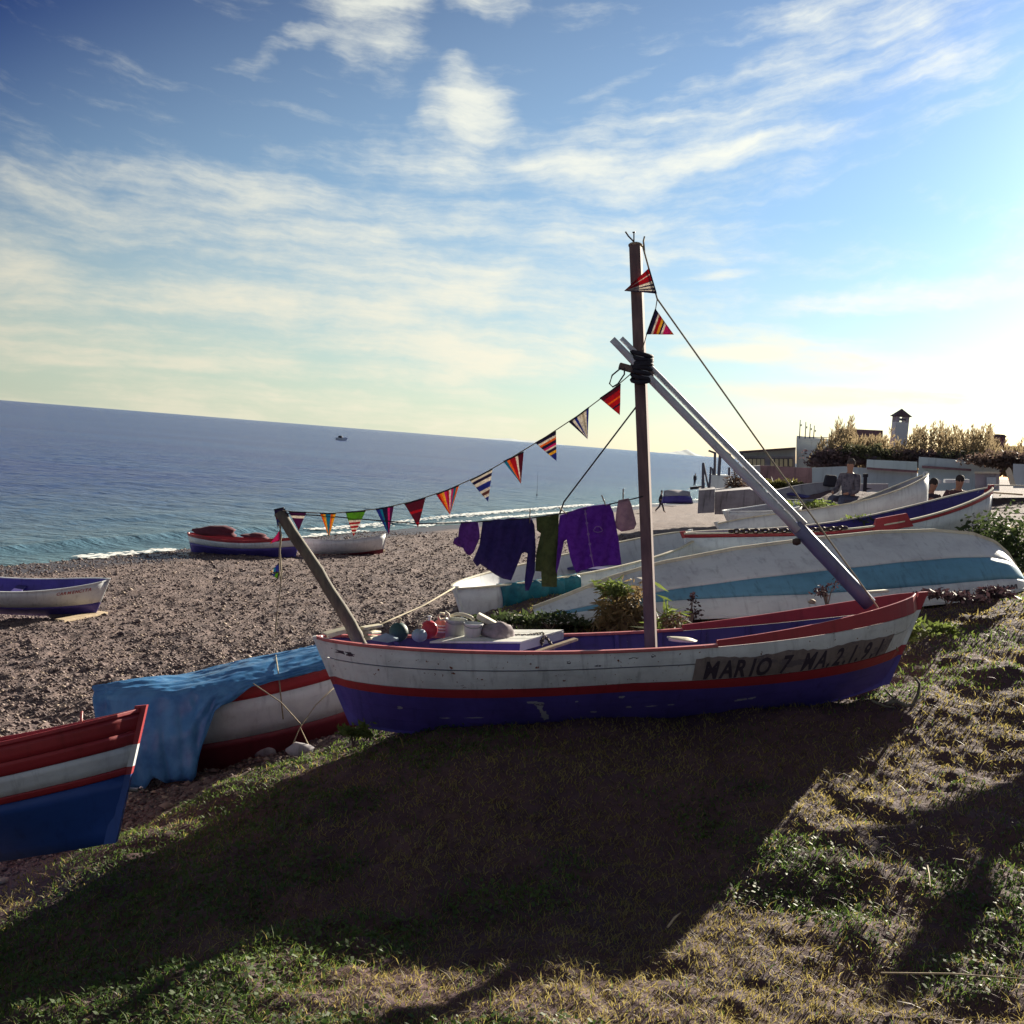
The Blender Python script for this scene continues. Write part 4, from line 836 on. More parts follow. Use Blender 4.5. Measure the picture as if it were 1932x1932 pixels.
# ------------------------------------------------------------------ other boats
def simple_boat(name, label, A, B, depth, beam, bands, heel=0., sag=.12, rake=.25, inner='inner', railmat=None, rail_w=.07, thw=(.25, .6), transom=0., kk=1.9, group=None, bow_up=0., stern_up=0., railh=.022, ribsn=0, thmat='inner', stemmat=None, bq=.65):
    Lw = (Vector(B)-Vector(A)).length; D = depth
    h = Hull((rake, Lw-rake), (0, Lw), poly_fn([0, .3, .55, .8, 1], [D+stern_up, D-sag*.75, D-sag, D-sag*.6+bow_up*.35, D+bow_up]), lambda t: -.06*(1-(2*t-1)**2), beam, 2.3, bq, kk, transom)
    o = empty(name, label, 'boat', group=group); Mx = pose(o, h.pt(0, 1, 1), h.pt(1, 1, 1), A, B, heel)
    n = len(bands)
    for sd in (-1, 1):
        for i, (v0, v1, mt, nm) in enumerate(bands):
            e0 = (lambda v: (lambda t: (v(t) if callable(v) else v)+(.004 if i else 0)))(v0)
            MB().add(*h.strip(e0, v1, sd, .006 if nm == 'rubbing_strake' else .002*(i % 2), .03, nv=5 if i == 0 else 3)).build(nm, M[mt], o, True)
        bevel(MB().add(*rail(h, sd, 0, rail_w, railh)).build('gunwale', M[railmat or bands[-1][2]], o), .004)
    for t in (0, 1): band_stem(h, o, t, bands, vtop=1.05)
    if transom:
        mb = MB(); V = [h.pt(.0, v, s_, -.004) for s_ in (-1, 1) for v in np.linspace(0.02, 1, 9)]
        mb.add(V, [(j, j+1, 10+j, 9+j) for j in range(8)]); mb.build('transom', M[bands[-1][2]], o)
    if inner:
        lining(h, inner, o); floorboards(h, o, M['oldwood'], n=3)
        for t in thw: thwart(h, o, t, M[thmat])
        if ribsn: ribs(h, o, M[inner], np.linspace(.12, .88, ribsn))
    return o, h, Mx

# left foreground boat, bow at its right end
Bw = at(268, 1342, 6.6); Aw = Bw+np.array([-3.7, -.35, -.66])
lb, lbh, lbM = simple_boat('fishing_boat', 'blue boat with red and white bands cut off by the left edge', Aw, Bw, .70, 1.35,
    [(0, .52, 'blue', 'bottom_planking'), (.52, .58, 'red', 'rubbing_strake'), (.58, .75, 'white2', 'strake'), (.75, .86, 'red', 'strake'), (.86, 1, 'red', 'strake')], R(-10), .10, .22, 'inred', 'red', .06, bow_up=.06, kk=1.8, stemmat='red')
MB().tube([lbh.pt(1, .40, 1)+Vector((0, 0, 0)), lbh.pt(1, .40, 1)+Vector((.08, 0, -.01))], .012, 8).lathe([(0, -.01), (.016, 0), (0, .012)], 8, lbh.pt(1, .40, 1)+Vector((.10, 0, 0))).build('bow_eye_bolt', M['steel'], lb)
rope('painter_rope', 'short rope end sticking up behind the left blue boat', [(152, 1378, 6.9), (154, 1342, 6.95)], .010, M['redrail'])
# tarpaulin boat behind it
A = at(205, 1318, 9.0); B = at(705, 1222, 9.7)
tb, tbh, tbM = simple_boat('fishing_boat', 'white and maroon boat half covered by a blue tarpaulin', A, B, .74, 1.0,
    [(0, .40, 'maroon', 'bottom_planking'), (.40, .84, 'white2', 'strake'), (.84, 1, 'red', 'strake')], R(-6), .03, .12, None, 'red', thw=(), kk=1.7)
def build_tarp():
    # sheet laid over the gunwales: ridge along the middle, hanging over both sides, deep skirt at the left end
    nt_, ns = 150, 90; V = np.zeros((nt_+1, ns+1, 3))
    gi, gj = np.meshgrid(np.arange(nt_+1), np.arange(ns+1), indexing='ij'); gi = gi*.6; gj = gj*.67
    crease = .034*(.25-np.abs(vnoise(gi*.05+gj*.10, gj*.22-gi*.03, 61)))+.024*(.25-np.abs(vnoise(gi*.12-gj*.16, gj*.2+gi*.05, 62)))+.012*(.25-np.abs(vnoise(gi*.3+gj*.2, gj*.45-gi*.1, 63)))
    for i in range(nt_+1):
        t = -.035+.99*i/nt_; tt = min(max(t, .0), 1.); p = tbh.pt(tt, 1, 1); hb_ = p.y+.05; zr = p.z+.045
        if t < 0: p.x += t*3.0
        drop = float(np.interp(t, [-.035, .06, .2, .27, .36, .5, .7, .9, 1], [.70, .73, .70, .64, .20, .055, .05, .06, .08]))
        for j in range(ns+1):
            s_ = -1+2*j/ns; half = .62
            if abs(s_) < half:
                u = s_/half; y = u*hb_; z = zr+.075*(1-u*u)-.05*math.exp(-((t-.3)/.12)**2)*(1-u*u)
            else:
                k = (abs(s_)-half)/(1-half); sg = np.sign(s_); y = sg*(hb_+.02+.05*math.sin(k*2.2)*(drop/.3)**.5); z = zr-k*drop*(1+.05*math.sin(i*.19)+.03*math.sin(i*.47))
                f = drop*k; y += sg*(.07*f*abs(math.sin(i*.165+1))+.05*f*abs(math.sin(i*.37+k))+1.6*crease[i, j])
            x = p.x+.01*math.sin(j*.3+i*.1)
            V[i, j] = (x, y, z+crease[i, j])
    i_ = np.arange((nt_+1)*(ns+1)).reshape(nt_+1, ns+1); Fq = np.stack([i_[:-1, :-1], i_[1:, :-1], i_[1:, 1:], i_[:-1, 1:]], -1).reshape(-1, 4)
    W4 = np.array(tbM); P = V.reshape(-1, 3) @ W4[:3, :3].T + W4[:3, 3]; c = P.mean(0)
    ob = np_mesh('tarpaulin', P-c, Fq, M['tarp'], None, True); ob.location = c
    sm = ob.modifiers.new('thickness', 'SOLIDIFY'); sm.thickness = .006; tag(ob, 'crumpled bright blue tarpaulin draped over the maroon and white boat', 'tarpaulin'); return ob
build_tarp()
for k, (t_, lab) in enumerate(((.62, 'pale lashing across the middle of the tarpaulin'),)):
    pts_ = []
    for u in np.linspace(-1, 1, 15):
        p = tbh.pt(t_+.02*u, 1, 1); pts_.append(tbM @ Vector((p.x, u*(p.y+.075), p.z+.055+.065*(1-u*u))))
    pts_ = [tbM @ (tbh.pt(t_-.02, .55, -1, .09))]+pts_; o = MB().tube([q-pts_[0] for q in pts_], .006, 6).build('lashing', M['rope'], None, True); o.location = pts_[0]; tag(o, lab, 'rope')
rope('tie_rope', 'thin tie rope hanging down the side of the tarpaulin boat', [(478, 1290, 8.55), (530, 1325, 8.5), (568, 1367, 8.5), (552, 1405, 8.6)], .005, M['rope'])
rope('tie_rope', 'crossing tie rope down to a stone beside the maroon boat', [(640, 1288, 8.75), (596, 1330, 8.6), (566, 1372, 8.5), (585, 1412, 8.6)], .005, M['rope'])
for k, (x, y, lab) in enumerate([(500, 1425, 'dim stone under the tarpaulin boat, left of two'), (566, 1424, 'dim stone under the tarpaulin boat, right of two')]):
    p = hit(x, y); lump('stone', lab, 'stone', Vector(p)+Vector((0, 0, .03)), .10, .08, .07, M['concrete'], 20+k, 2)
# beach boats
p = hit(150, 1166); Bw = at(205, 1094, p[1]+.3); Aw = Bw+np.array([-4.3, -1.0, .04])
bb, bbh, bbM = simple_boat('rowing_boat', 'white and dark blue rowing boat on the pebbles at left edge', Aw, Bw, .74, 1.4, [(0, .40, 'navy', 'bottom_planking'), (.40, 1, 'white2', 'strake')], R(3), .20, .25, 'navy', 'white2', .05, bow_up=.05, stemmat='white2')
hull_text(bbh, bb, 'CARMENCITA', .80, .945, lambda t: .86, .13, M['redletter'], off=.010)
board('plank', 'yellow plank under the keel of the boat at left edge', 'plank', Vector(hit(112, 1176))+Vector((0, 0, .05)), Vector(hit(195, 1160))+Vector((0, 0, .05)), .22, .05, M['pale'])
board('plank', 'grey wooden roller under the boat at left edge', 'plank', Vector(hit(95, 1168))+Vector((0, 0, .05)), Vector(hit(150, 1163))+Vector((0, 0, .05)), .18, .07, M['oldwood'])
p = hit(470, 1047); D = p[1]
b4, b4h, _ = simple_boat('rowing_boat', 'dark blue boat with white band heaped with nets at the waterline', at(356, 1006, D+.6), at(566, 1014, D-.4), .78, 1.5, [(0, .60, 'navy', 'bottom_planking'), (.60, .90, 'white2', 'strake'), (.90, 1, 'red', 'rubbing_strake')], R(-1), .16, .2, 'inred', 'red', .06)
netm = plain('maroon_fishing_net', (.14, .03, .05), .95, 0, .5, 20)
lump('fishing_net', 'heaped dark red fishing net in the boat at the waterline', 'net', Vector(at(405, 1004, D)), .75, .45, .22, netm, 31)
lump('fishing_net', 'low dark red net bundle amidships in the waterline boat', 'net', Vector(at(480, 1012, D)), .5, .4, .12, netm, 32)
D2 = hit(650, 1046)[1]
b5, b5h, _ = simple_boat('rowing_boat', 'pale lilac-white rowing boat on the beach behind the small pennants', at(572, 1018, D2-.4), at(728, 1008, D2+.5), .70, 1.3, [(0, .22, 'maroon', 'bottom_planking'), (.22, 1, 'white2', 'strake')], R(-8), .14, .2, 'white2', 'white2', .05)
board('plank', 'orange brown plank under the lilac-white beach boat', 'plank', Vector(hit(690, 1044))+Vector((0, 0, .05)), Vector(hit(722, 1041))+Vector((0, 0, .05)), .25, .07, M['pale'])
board('plank', 'pale thin plank under the lilac-white beach boat, leftmost', 'plank', Vector(hit(655, 1040))+Vector((0, 0, .06)), Vector(hit(690, 1041))+Vector((0, 0, .06)), .15, .05, M['cream'])
# overturned boat
A = at(1004, 1172, 11.3); B = at(1928, 1104, 12.3)
ob_, obh, obM = simple_boat('overturned_boat', 'overturned white boat with a broad light blue band behind the lettered boat', A, B, .86, 1.55,
    [(0, st([.50, .50, .40]), 'white2', 'bottom_planking'), (st([.50, .50, .40]), st([.62, .78, .70]), 'lblue', 'strake'), (st([.62, .78, .70]), 1, 'white2', 'strake')], R(180-3), .02, .02, None, 'white2', .05, thw=(), kk=1.9, bq=.55)
# (keel of an upturned hull is rounded: give it its own profile)
def rebuild_overturned():
    for c in list(ob_.children): bpy.data.objects.remove(c)
    Lw = (Vector(B)-Vector(A)).length
    kz = lambda t: .0 if False else float(np.interp(t, [0, .06, .15, .25, .4, .55, .7, .82, .9, .95, .98, 1], [.56, .46, .30, .18, .08, .03, .0, .02, .08, .19, .34, .54]))
    h = Hull((.02, Lw-.02), (0, Lw), poly_fn([0, .3, .55, .8, 1], [.68, .68, .71, .71, .68]), kz, 1.5, 2.6, .5, 1.9)
    pose(ob_, h.pt(0, 1, 1), h.pt(1, 1, 1), A, B, R(177))
    v1, v2 = st([.46, .42, .36]), st([.56, .72, .74])
    for sd in (-1, 1):
        MB().add(*h.strip(0.0, v1, sd, 0, .03, nt_=70, nv=8)).build('bottom_planking', M['white2'], ob_, True)
        MB().add(*h.strip(lambda t: v1(t)+.004, v2, sd, .003, .03, nt_=70)).build('strake', M['lblue'], ob_, True)
        MB().add(*h.strip(lambda t: v2(t)+.004, 1., sd, .006, .03, nt_=70)).build('strake', M['white2'], ob_, True)
        bevel(MB().add(*rail(h, sd, -.02, .05, .03, n=60)).build('gunwale', M['white2'], ob_), .004)
    V = []; n = 90; Fc = []
    for i in range(n+1):
        p = h.pt(i/n, 0, 1)
        for (yy, zz) in ((-.02, .0), (.02, 0), (.016, -.035), (-.016, -.035)): V.append((p.x, yy, p.z+zz))
    for i in range(n):
        for j in range(4): Fc.append((4*i+j, 4*i+(j+1) % 4, 4*i+4+(j+1) % 4, 4*i+4+j))
    MB().add(V, Fc).build('keel', M['cream'], ob_)
    hull_text(h, ob_, 'T G.I.T.NWI', .80, .945, lambda t: .89, -.13, M['letter'], side=1, off=.012)
    return h
obh = rebuild_overturned()
# white boat with teal cloth
A = at(858, 1112, 12.6); B = at(1300, 1004, 16.0)
wb, wbh, wbM = simple_boat('fishing_boat', 'white boat with maroon bottom and a teal tarpaulin, behind the washing', A, B, .80, 1.5, [(0, .42, 'maroon', 'bottom_planking'), (.42, 1, 'white2', 'strake')], R(-6), .06, .2, 'white2', 'cream', .05)
def teal_cloth():
    nt_, ns = 30, 36; V = []
    for i in range(nt_+1):
        t = .07+.21*i/nt_
        for j in range(ns+1):
            v = 1.05-1.05*j/ns; q = wbh.pt(max(.01, t+.02*math.sin(v*3)-.07*(1-v)), min(v, 1), -1, .03+.05*(1-v)+.025*math.sin(i*.8+v*4)+.015*math.sin(i*1.7)); V.append(wbM @ (q+Vector((0, -.0 if v < 1 else .06, .02 if v > 1 else 0))))
    c = sum(V, Vector())/len(V); i_ = np.arange((nt_+1)*(ns+1)).reshape(nt_+1, ns+1); Fq = np.stack([i_[:-1, :-1], i_[1:, :-1], i_[1:, 1:], i_[:-1, 1:]], -1).reshape(-1, 4)
    o = np_mesh('tarpaulin', np.array([tuple(p-c) for p in V]), Fq, M['teal'], None, True); o.location = c; s = o.modifiers.new('t', 'SOLIDIFY'); s.thickness = .01
    tag(o, 'dark teal tarpaulin hanging over the side of the white boat', 'tarpaulin')
teal_cloth()
# upright boat with chain, behind the overturned one
A = at(1288, 1008, 15.2); B = at(1868, 921, 16.2)
cb, cbh, cbM = simple_boat('fishing_boat', 'white boat with red rail, blue inside and a chain along its rail', A, B, .88, 1.5, [(0, .35, 'maroon', 'bottom_planking'), (.35, .94, 'white2', 'strake'), (.94, 1, 'red', 'rubbing_strake')], R(-4), .17, .25, 'inner', 'cream', .07, bow_up=.10, kk=1.8, stemmat='white2')
chain_thing('chain', 'row of heavy chain links laid along the far boat rail', [cbM @ (cbh.pt(t, 1, -1, .05)+Vector((0, 0, .035))) for t in np.linspace(.10, .42, 12)], .085, M['chain'], .012)
bd = MB(); P0, P1 = cbh.pt(.50, 1, -1, .03), cbh.pt(.63, 1, -1, .03)
bd.add([P0+Vector((0, 0, -.08)), P1+Vector((0, 0, -.08)), P1+Vector((-.08, 0, .11)), P0+Vector((.08, 0, .11)), P0+Vector((0, .05, -.08)), P1+Vector((0, .05, -.08)), P1+Vector((-.08, .05, .11)), P0+Vector((.08, .05, .11))], [(0, 1, 2, 3), (4, 7, 6, 5), (0, 4, 5, 1), (1, 5, 6, 2), (2, 6, 7, 3), (3, 7, 4, 0)]).build('rowlock_board', M['red'], cb)
# grey boat behind
A = at(1352, 990, 18.2); B = at(1745, 896, 19.6)
gb, gbh, gbM = simple_boat('fishing_boat', 'pale grey high-bowed boat behind the boat with the chain', A, B, .95, 1.5, [(0, .3, 'maroon', 'bottom_planking'), (.3, 1, 'white2', 'strake')], R(-14), .14, .3, 'washshade', 'cream', .06, bow_up=.12)
A = at(1372, 966, 21.5); B = at(1500, 948, 22.5)
simple_boat('dinghy', 'low blue-grey dinghy left of the pale grey boat', A, B, .5, 1.2, [(0, .5, 'washshade', 'bottom_planking'), (.5, 1, 'white2', 'strake')], R(-4), .05, .15, 'washshade', 'white2', .06)
A = at(1452, 940, 27); B = at(1572, 912, 28.5)
fb, fbh, fbM = simple_boat('dinghy', 'grey dinghy with an outboard motor in front of the whitewashed wall', A, B, .6, 1.4, [(0, .5, 'concrete', 'bottom_planking'), (.5, 1, 'washshade', 'strake')], R(4), .08, .2, 'washshade', 'washshade', .06)
mo = empty('outboard_motor', 'dark outboard motor on the stern of the grey dinghy', 'motor', at(1566, 916, 28.3))
bevel(MB().box((0, 0, .12), (.34, .26, .3), taper=.8).build('cowl', M['dark'], mo), .05, 3); MB().box((.05, 0, -.2), (.12, .08, .5)).build('leg', M['steel'], mo)
A = at(1180+68, 942, 58); B = at(1304, 944, 60)
simple_boat('overturned_boat', 'small overturned grey boat far along the beach by the walker', at(1252, 948, 56), at(1304, 950, 57), .62, 1.3, [(0, .5, 'washshade', 'bottom_planking'), (.5, 1, 'navy', 'strake')], R(172), .02, .1, None, 'navy', .05, thw=())
# yacht far out
yp = at(643, 832, 420); yo = empty('motor_boat', 'tiny boat far out on the sea', 'boat', (yp[0], yp[1], 0))
MB().add([(-2, -.8, .9), (2.6, 0, 1.2), (-2, .8, .9), (-1.8, -.6, -.2), (2, 0, -.2), (-1.8, .6, -.2)], [(0, 2, 5, 3), (0, 3, 4, 1), (1, 4, 5, 2), (0, 1, 2)]).build('hull', M['white2'], yo); bevel(MB().box((-.3, 0, 1.3), (1.6, 1.1, .8), taper=.8).build('cabin', M['dark'], yo), .05)
# unseen neighbour off frame; boom, neck and bundle shaped to cast the shadow in view
def sun_plane(u, z, D=12.): return Vector((u*math.cos(SUN_AZ)+D*math.sin(SUN_AZ), -u*math.sin(SUN_AZ)+D*math.cos(SUN_AZ), z))
A = np.array([6.6, 10.2, 4.55]); B = np.array([10.2, 9.9, 4.75])
nb, nbh, nbM = simple_boat('fishing_boat', 'neighbouring boat just outside the right edge, seen by its shadow', A, B, .80, 1.3, [(0, .5, 'blue', 'bottom_planking'), (.5, 1, 'white2', 'strake')], 0, .1, .2, 'inner', 'red', .06)
nbi = nbM.inverted()
MB().tube([nbi @ sun_plane(*p) for p in ((-1.70, 4.72), (-1.45, 4.68), (-1.1, 4.60), (-.7, 4.53), (-.2, 4.45), (.4, 4.4))], [.02, .06, .10, .13, .15, .15], 12).build('furled_boom', M['rockm'], nb, True)
MB().tube([nbi @ sun_plane(-1.02, 4.60), nbi @ sun_plane(-1.03, 4.80)], .045, 8).build('shadow_neck', M['oldwood'], nb)
lump('shadow_bundle', 'unseen bundle on the boom outside the right edge, shaped to cast its shadow', 'net', sun_plane(-1.05, 4.84), .13, .13, .13, M['rockm'], 77)

# ------------------------------------------------------------------ pebbles, grass
def build_pebbles():
    n = 150000; d = np.exp(rng.uniform(np.log(7.5), np.log(55), n)); a = np.radians(rng.uniform(-32, 22, n)); x = d*np.sin(a); y = d*np.cos(a)
    q = x*NQ[0]+y*NQ[1]; k = (q > edge_q(x, y)+.2) & (q < 26.5); x, y, d = x[k], y[k], d[k]; n = len(x); z = terr(x, y)
    r = rng.lognormal(-4.25, .42, n)*np.clip(.8+d/35, .8, 2.0); ang = rng.uniform(0, 6.28, n); ra = rng.uniform(.6, 1.3, n); rz = rng.uniform(.35, .75, n)
    base = np.array([(1, 0, 0), (.3, .95, 0), (-.8, .6, 0), (-.8, -.6, 0), (.3, -.95, 0), (.1, .05, 1), (0, 0, -1.)])
    Fb = np.array([(0, 1, 5), (1, 2, 5), (2, 3, 5), (3, 4, 5), (4, 0, 5), (1, 0, 6), (2, 1, 6), (3, 2, 6), (4, 3, 6), (0, 4, 6)])
    J = base[None]+rng.normal(0, .12, (n, 7, 3)); X = J[..., 0]*r[:, None]*ra[:, None]; Y = J[..., 1]*r[:, None]; Z = J[..., 2]*(r*rz)[:, None]
    c, s = np.cos(ang)[:, None], np.sin(ang)[:, None]; V = np.stack([X*c-Y*s+x[:, None], X*s+Y*c+y[:, None], Z+(z+r*rz*.25)[:, None]], -1).reshape(-1, 3)
    Fq = (Fb[None]+7*np.arange(n)[:, None, None]).reshape(-1, 3); tone = np.repeat(rng.random(n), 7)
    mt, t, b = new_mat('beach_pebble'); at_ = N(t, 'ShaderNodeAttribute', attribute_name='tone'); cr = N(t, 'ShaderNodeValToRGB'); t.links.new(at_.outputs['Fac'], cr.inputs[0])
    e = cr.color_ramp.elements; e[0].color = (.055, .036, .044, 1); e[1].color = (.40, .31, .23, 1); e.new(.45).color = (.13, .085, .082, 1); e.new(.8).color = (.20, .15, .14, 1); t.links.new(cr.outputs[0], b.inputs['Base Color']); b.inputs['Roughness'].default_value = .8
    tag(np_mesh('pebbles', V, Fq, mt, None, False, {'tone': tone}), 'countless grey brown pebbles covering the beach', 'pebbles', kind='stuff')
build_pebbles()
def grass_density(x, y): return vnoise(x*.9, y*.9, 50)+.6*vnoise(x*2.3, y*2.3, 51)
def build_grass():
    def pts(n, dmin, dmax, a0, a1):
        d = np.exp(rng.uniform(np.log(dmin), np.log(dmax), n)); a = np.radians(rng.uniform(a0, a1, n)); x = d*np.sin(a); y = d*np.cos(a); q = x*NQ[0]+y*NQ[1]
        k = q < edge_q(x, y)+.1; return x[k], y[k], d[k]
    def blades(name, label, n, dmin, dmax, hgt, wid, lean, mat, sel, flat=0.):
        x, y, d = pts(n, dmin, dmax, -42, 50); g = grass_density(x, y); k = sel(g, rng.random(len(g)), x, y); x, y, d = x[k], y[k], d[k]; n = len(x); z = terr(x, y)-.005
        h = hgt*rng.lognormal(0, .35, n); w = wid*rng.uniform(.6, 1.4, n)*np.clip(d/6, .7, 2.2); a = rng.uniform(0, 6.28, n); a2 = rng.uniform(0, 6.28, n); l = lean*rng.uniform(.2, 1.2, n)
        ux, uy = np.cos(a)*w/2, np.sin(a)*w/2; lx, ly = np.cos(a2)*l*h, np.sin(a2)*l*h; hz = h*(1-flat)
        P = np.zeros((n, 5, 3)); P[:, 0] = np.stack([x-ux, y-uy, z], -1); P[:, 1] = np.stack([x+ux, y+uy, z], -1)
        P[:, 2] = np.stack([x+ux*.75+lx*.4, y+uy*.75+ly*.4, z+hz*.62], -1); P[:, 3] = np.stack([x-ux*.75+lx*.4, y-uy*.75+ly*.4, z+hz*.62], -1); P[:, 4] = np.stack([x+lx, y+ly, z+hz*.95], -1)
        T = np.array([(0, 1, 2), (0, 2, 3), (3, 2, 4)]); Fq = (T[None]+5*np.arange(n)[:, None, None]).reshape(-1, 3)
        tag(np_mesh(name, P.reshape(-1, 3), Fq, mat), label, 'grass', kind='stuff')
    gm = leaf('green_turf_blade', (.15, .22, .045), (.085, .15, .035), .55); sm_ = leaf('dry_turf_blade', (.42, .35, .12), (.31, .25, .08), .55); bm_ = leaf('withered_brown_blade', (.16, .085, .05), (.11, .07, .05), .3)
    blades('green_grass', 'short green grass in patches on the bank', 300000, 2.2, 16, .027, .006, .9, gm, lambda g, r, x, y: r < np.clip(.20+g*3.4+.30*((y < 4.4) & (x < .8)), .03, .97))
    blades('dry_grass', 'dry straw-coloured grass over the bank', 350000, 2.2, 22, .026, .0055, 1.5, sm_, lambda g, r, x, y: r < np.clip(.58-g*1.8, .12, .95))
    blades('withered_grass', 'withered brown stalks lying in the turf', 80000, 2.2, 16, .055, .005, 1.6, bm_, lambda g, r, x, y: r < .6, .55)
    # clover leaves
    x, y, d = pts(80000, 2.6, 9, -42, 50); g = grass_density(x, y); k = (g+.25*((y < 4.4) & (x < .8))+.15*rng.random(len(g))) > .20; x, y, d = x[k], y[k], d[k]; n = len(x); z = terr(x, y)+rng.uniform(.005, .035, n)
    r = rng.uniform(.007, .017, n); a = rng.uniform(0, 6.28, n); P = np.zeros((n, 4, 3)); tl = rng.uniform(-.7, .7, (n, 2))
    for j in range(4):
        cx, cy = np.cos(a+j*1.571)*r*(1 if j % 2 else .7), np.sin(a+j*1.571)*r*(1 if j % 2 else .7); P[:, j] = np.stack([x+cx, y+cy, z+cx*tl[:, 0]+cy*tl[:, 1]], -1)
    Fq = np.arange(4*n).reshape(n, 4); tag(np_mesh('clover', P.reshape(-1, 3), Fq, leaf('clover_leaf', (.10, .17, .04), (.06, .12, .03), .45)), 'small bright clover leaves low in the turf', 'clover', kind='stuff')
build_grass()
# fallen reed stems
for k, (a_, b_, lab) in enumerate([((1258, 1768), (1282, 1744), 'pale reed stump at the tip of the boat shadow'), ((1660, 1856), (1932, 1872), 'long thin straw lying by the right bottom corner'), ((1965//1, 1700), (1985, 1760), 'reed stalk outside the right edge'), ((1748, 1640), (1755, 1700), 'upright straw beside the right hand shadow')][:2]+[((1748, 1650), (1752, 1705), 'short upright straw beside the shadow at right')]):
    P = Vector(hit(*a_))+Vector((0, 0, .05)); Q = Vector(hit(*b_))+Vector((0, 0, .09 if k == 2 else .06)); o = MB().tube([P-P, (Q-P)*.5+Vector((0, 0, .01)), Q-P], [.006 if k == 0 else .004, .006 if k == 0 else .004, .002], 6).build('reed_stem', M['pale']); o.location = P; tag(o, lab, 'stem')
# rusty hook / driftwood root at the bow
rp = empty('driftwood_root', 'curled bare root sticking out of the turf below the bow', 'root', hit(1700, 1330))
for pts_, rr in (([(1672, 1328), (1690, 1322), (1708, 1332), (1722, 1330), (1732, 1310), (1735, 1290), (1726, 1278)], .016), ([(1645, 1322), (1668, 1332), (1690, 1336)], .010), ([(1700, 1330), (1680, 1312), (1668, 1300)], .008)):
    MB().tube([Vector(at(x, y, 8.05))-rp.location for x, y in pts_], [rr*(1-.5*i/len(pts_)) for i in range(len(pts_))], 8).build('root_branch', M['log'], rp, True)

# ------------------------------------------------------------------ plants
def leafy(name, label, cat, c, rx, ry, rz, n, lsize, mat, seed, stem_mat=None, droop=0., kind_w=.35, group=None):
    r_ = np.random.default_rng(seed); root = empty(name, label, cat, c, group)
    cl_ = r_.normal(0, 1, (max(6, n//60), 3)); cl_ /= np.linalg.norm(cl_, axis=1)[:, None]; cl_ *= r_.uniform(.3, .95, (len(cl_), 1)); cl_[:, 2] = np.abs(cl_[:, 2])
    p = cl_[r_.integers(0, len(cl_), n)]+r_.normal(0, .17, (n, 3)); p[:, 2] = np.abs(p[:, 2]); p *= [rx, ry, rz]
    d = r_.normal(0, 1, (n, 3)); d[:, 2] = d[:, 2]*.6-droop; d /= np.linalg.norm(d, axis=1)[:, None]; s = np.cross(d, r_.normal(0, 1, (n, 3))); s /= np.linalg.norm(s, axis=1)[:, None]
    L = lsize*r_.lognormal(0, .3, n)[:, None]; P = np.stack([p, p+d*L*.5+s*L*kind_w*.5, p+d*L, p+d*L*.5-s*L*kind_w*.5], 1).reshape(-1, 3)
    np_mesh('foliage', P, np.arange(4*n).reshape(n, 4), mat, root)
    mb = MB()
    for k in range(6):
        e = cl_[k]*[rx, ry, rz]; mb.tube([(0, 0, -.1), e*.5+[0, 0, .02], e], [.02*rz+.004, .012*rz+.003, .003], 5)
    mb.build('stems', stem_mat or M['oldwood'], root); return root
gl = leaf('shrub_leaf', (.07, .10, .03), (.05, .07, .035), .4); brl = leaf('withered_palm_leaf', (.16, .10, .06), (.10, .06, .06), .35); rdl = leaf('reddish_weed_leaf', (.075, .038, .045), (.05, .032, .04), .3); ygl = leaf('yellow_green_leaf', (.18, .24, .05), (.12, .15, .05), .5)
def gp(px, py, Y): return Vector(at(px, py, Y))
brl2 = leaf('straw_palm_leaf', (.30, .22, .10), (.20, .14, .08), .5)
leafy('dead_palm', 'heap of withered palm fronds behind the boat, left of the mast', 'shrub', gp(1178, 1176, 10.6), .26, .25, .44, 1500, .11, brl2, 1, None, .6, .16)
leafy('shrub', 'tuft of green leaves on top of the withered fronds', 'shrub', gp(1165, 1118, 10.65), .20, .15, .14, 420, .10, ygl, 2, None, .4, .16)
leafy('shrub', 'bright thin-leaved cane shoot just right of the mast', 'shrub', gp(1258, 1190, 9.6), .11, .1, .50, 120, .15, ygl, 3, None, .5, .14)
leafy('shrub', 'trailing straw-like plant at the foot of the mast', 'shrub', gp(1275, 1186, 9.5), .16, .12, .12, 200, .09, sm if False else brl, 4, None, .5, .12)
for k, (x, y, Y, r, h, lab) in enumerate([(1303, 1168, 10.6, .09, .24, 'dark reddish weed against the light blue band'), (1562, 1128, 10.4, .13, .18, 'dark weed left of the spar foot')]):
    leafy('weed', lab, 'weed', gp(x, y, Y), r, r, h, 160, .035, rdl, 30+k, None, 0, .5)
for k, (x, y, Y, rx, h, lab) in enumerate([(1040, 1172, 10.8, .55, .10, 'low grassy mound edge left of the withered palm'), (960, 1175, 10.9, .35, .10, 'low tuft at the left end of the mound'), (1790, 1128, 10.6, .40, .08, 'dark weeds in front of the lettering on the overturned boat'), (1880, 1122, 10.9, .3, .07, 'dark weeds at the right end of the overturned boat'), (1700, 1200, 9.3, .12, .10, 'small sunlit weed beside the bow of the lettered boat'), (1760, 1190, 9.2, .25, .07, 'pale sunlit weed strip right of the bow')]):
    leafy('weed', lab, 'weed', gp(x, y, Y), rx, .3, h, 700, .05, [gl, gl, rdl, rdl, ygl, ygl][k], 40+k, None, 0, .45)
leafy('shrub', 'tuft of weed at the stern foot of the lettered boat', 'shrub', gp(668, 1385, 8.15), .16, .12, .09, 500, .04, ygl, 61, None, 0, .4)
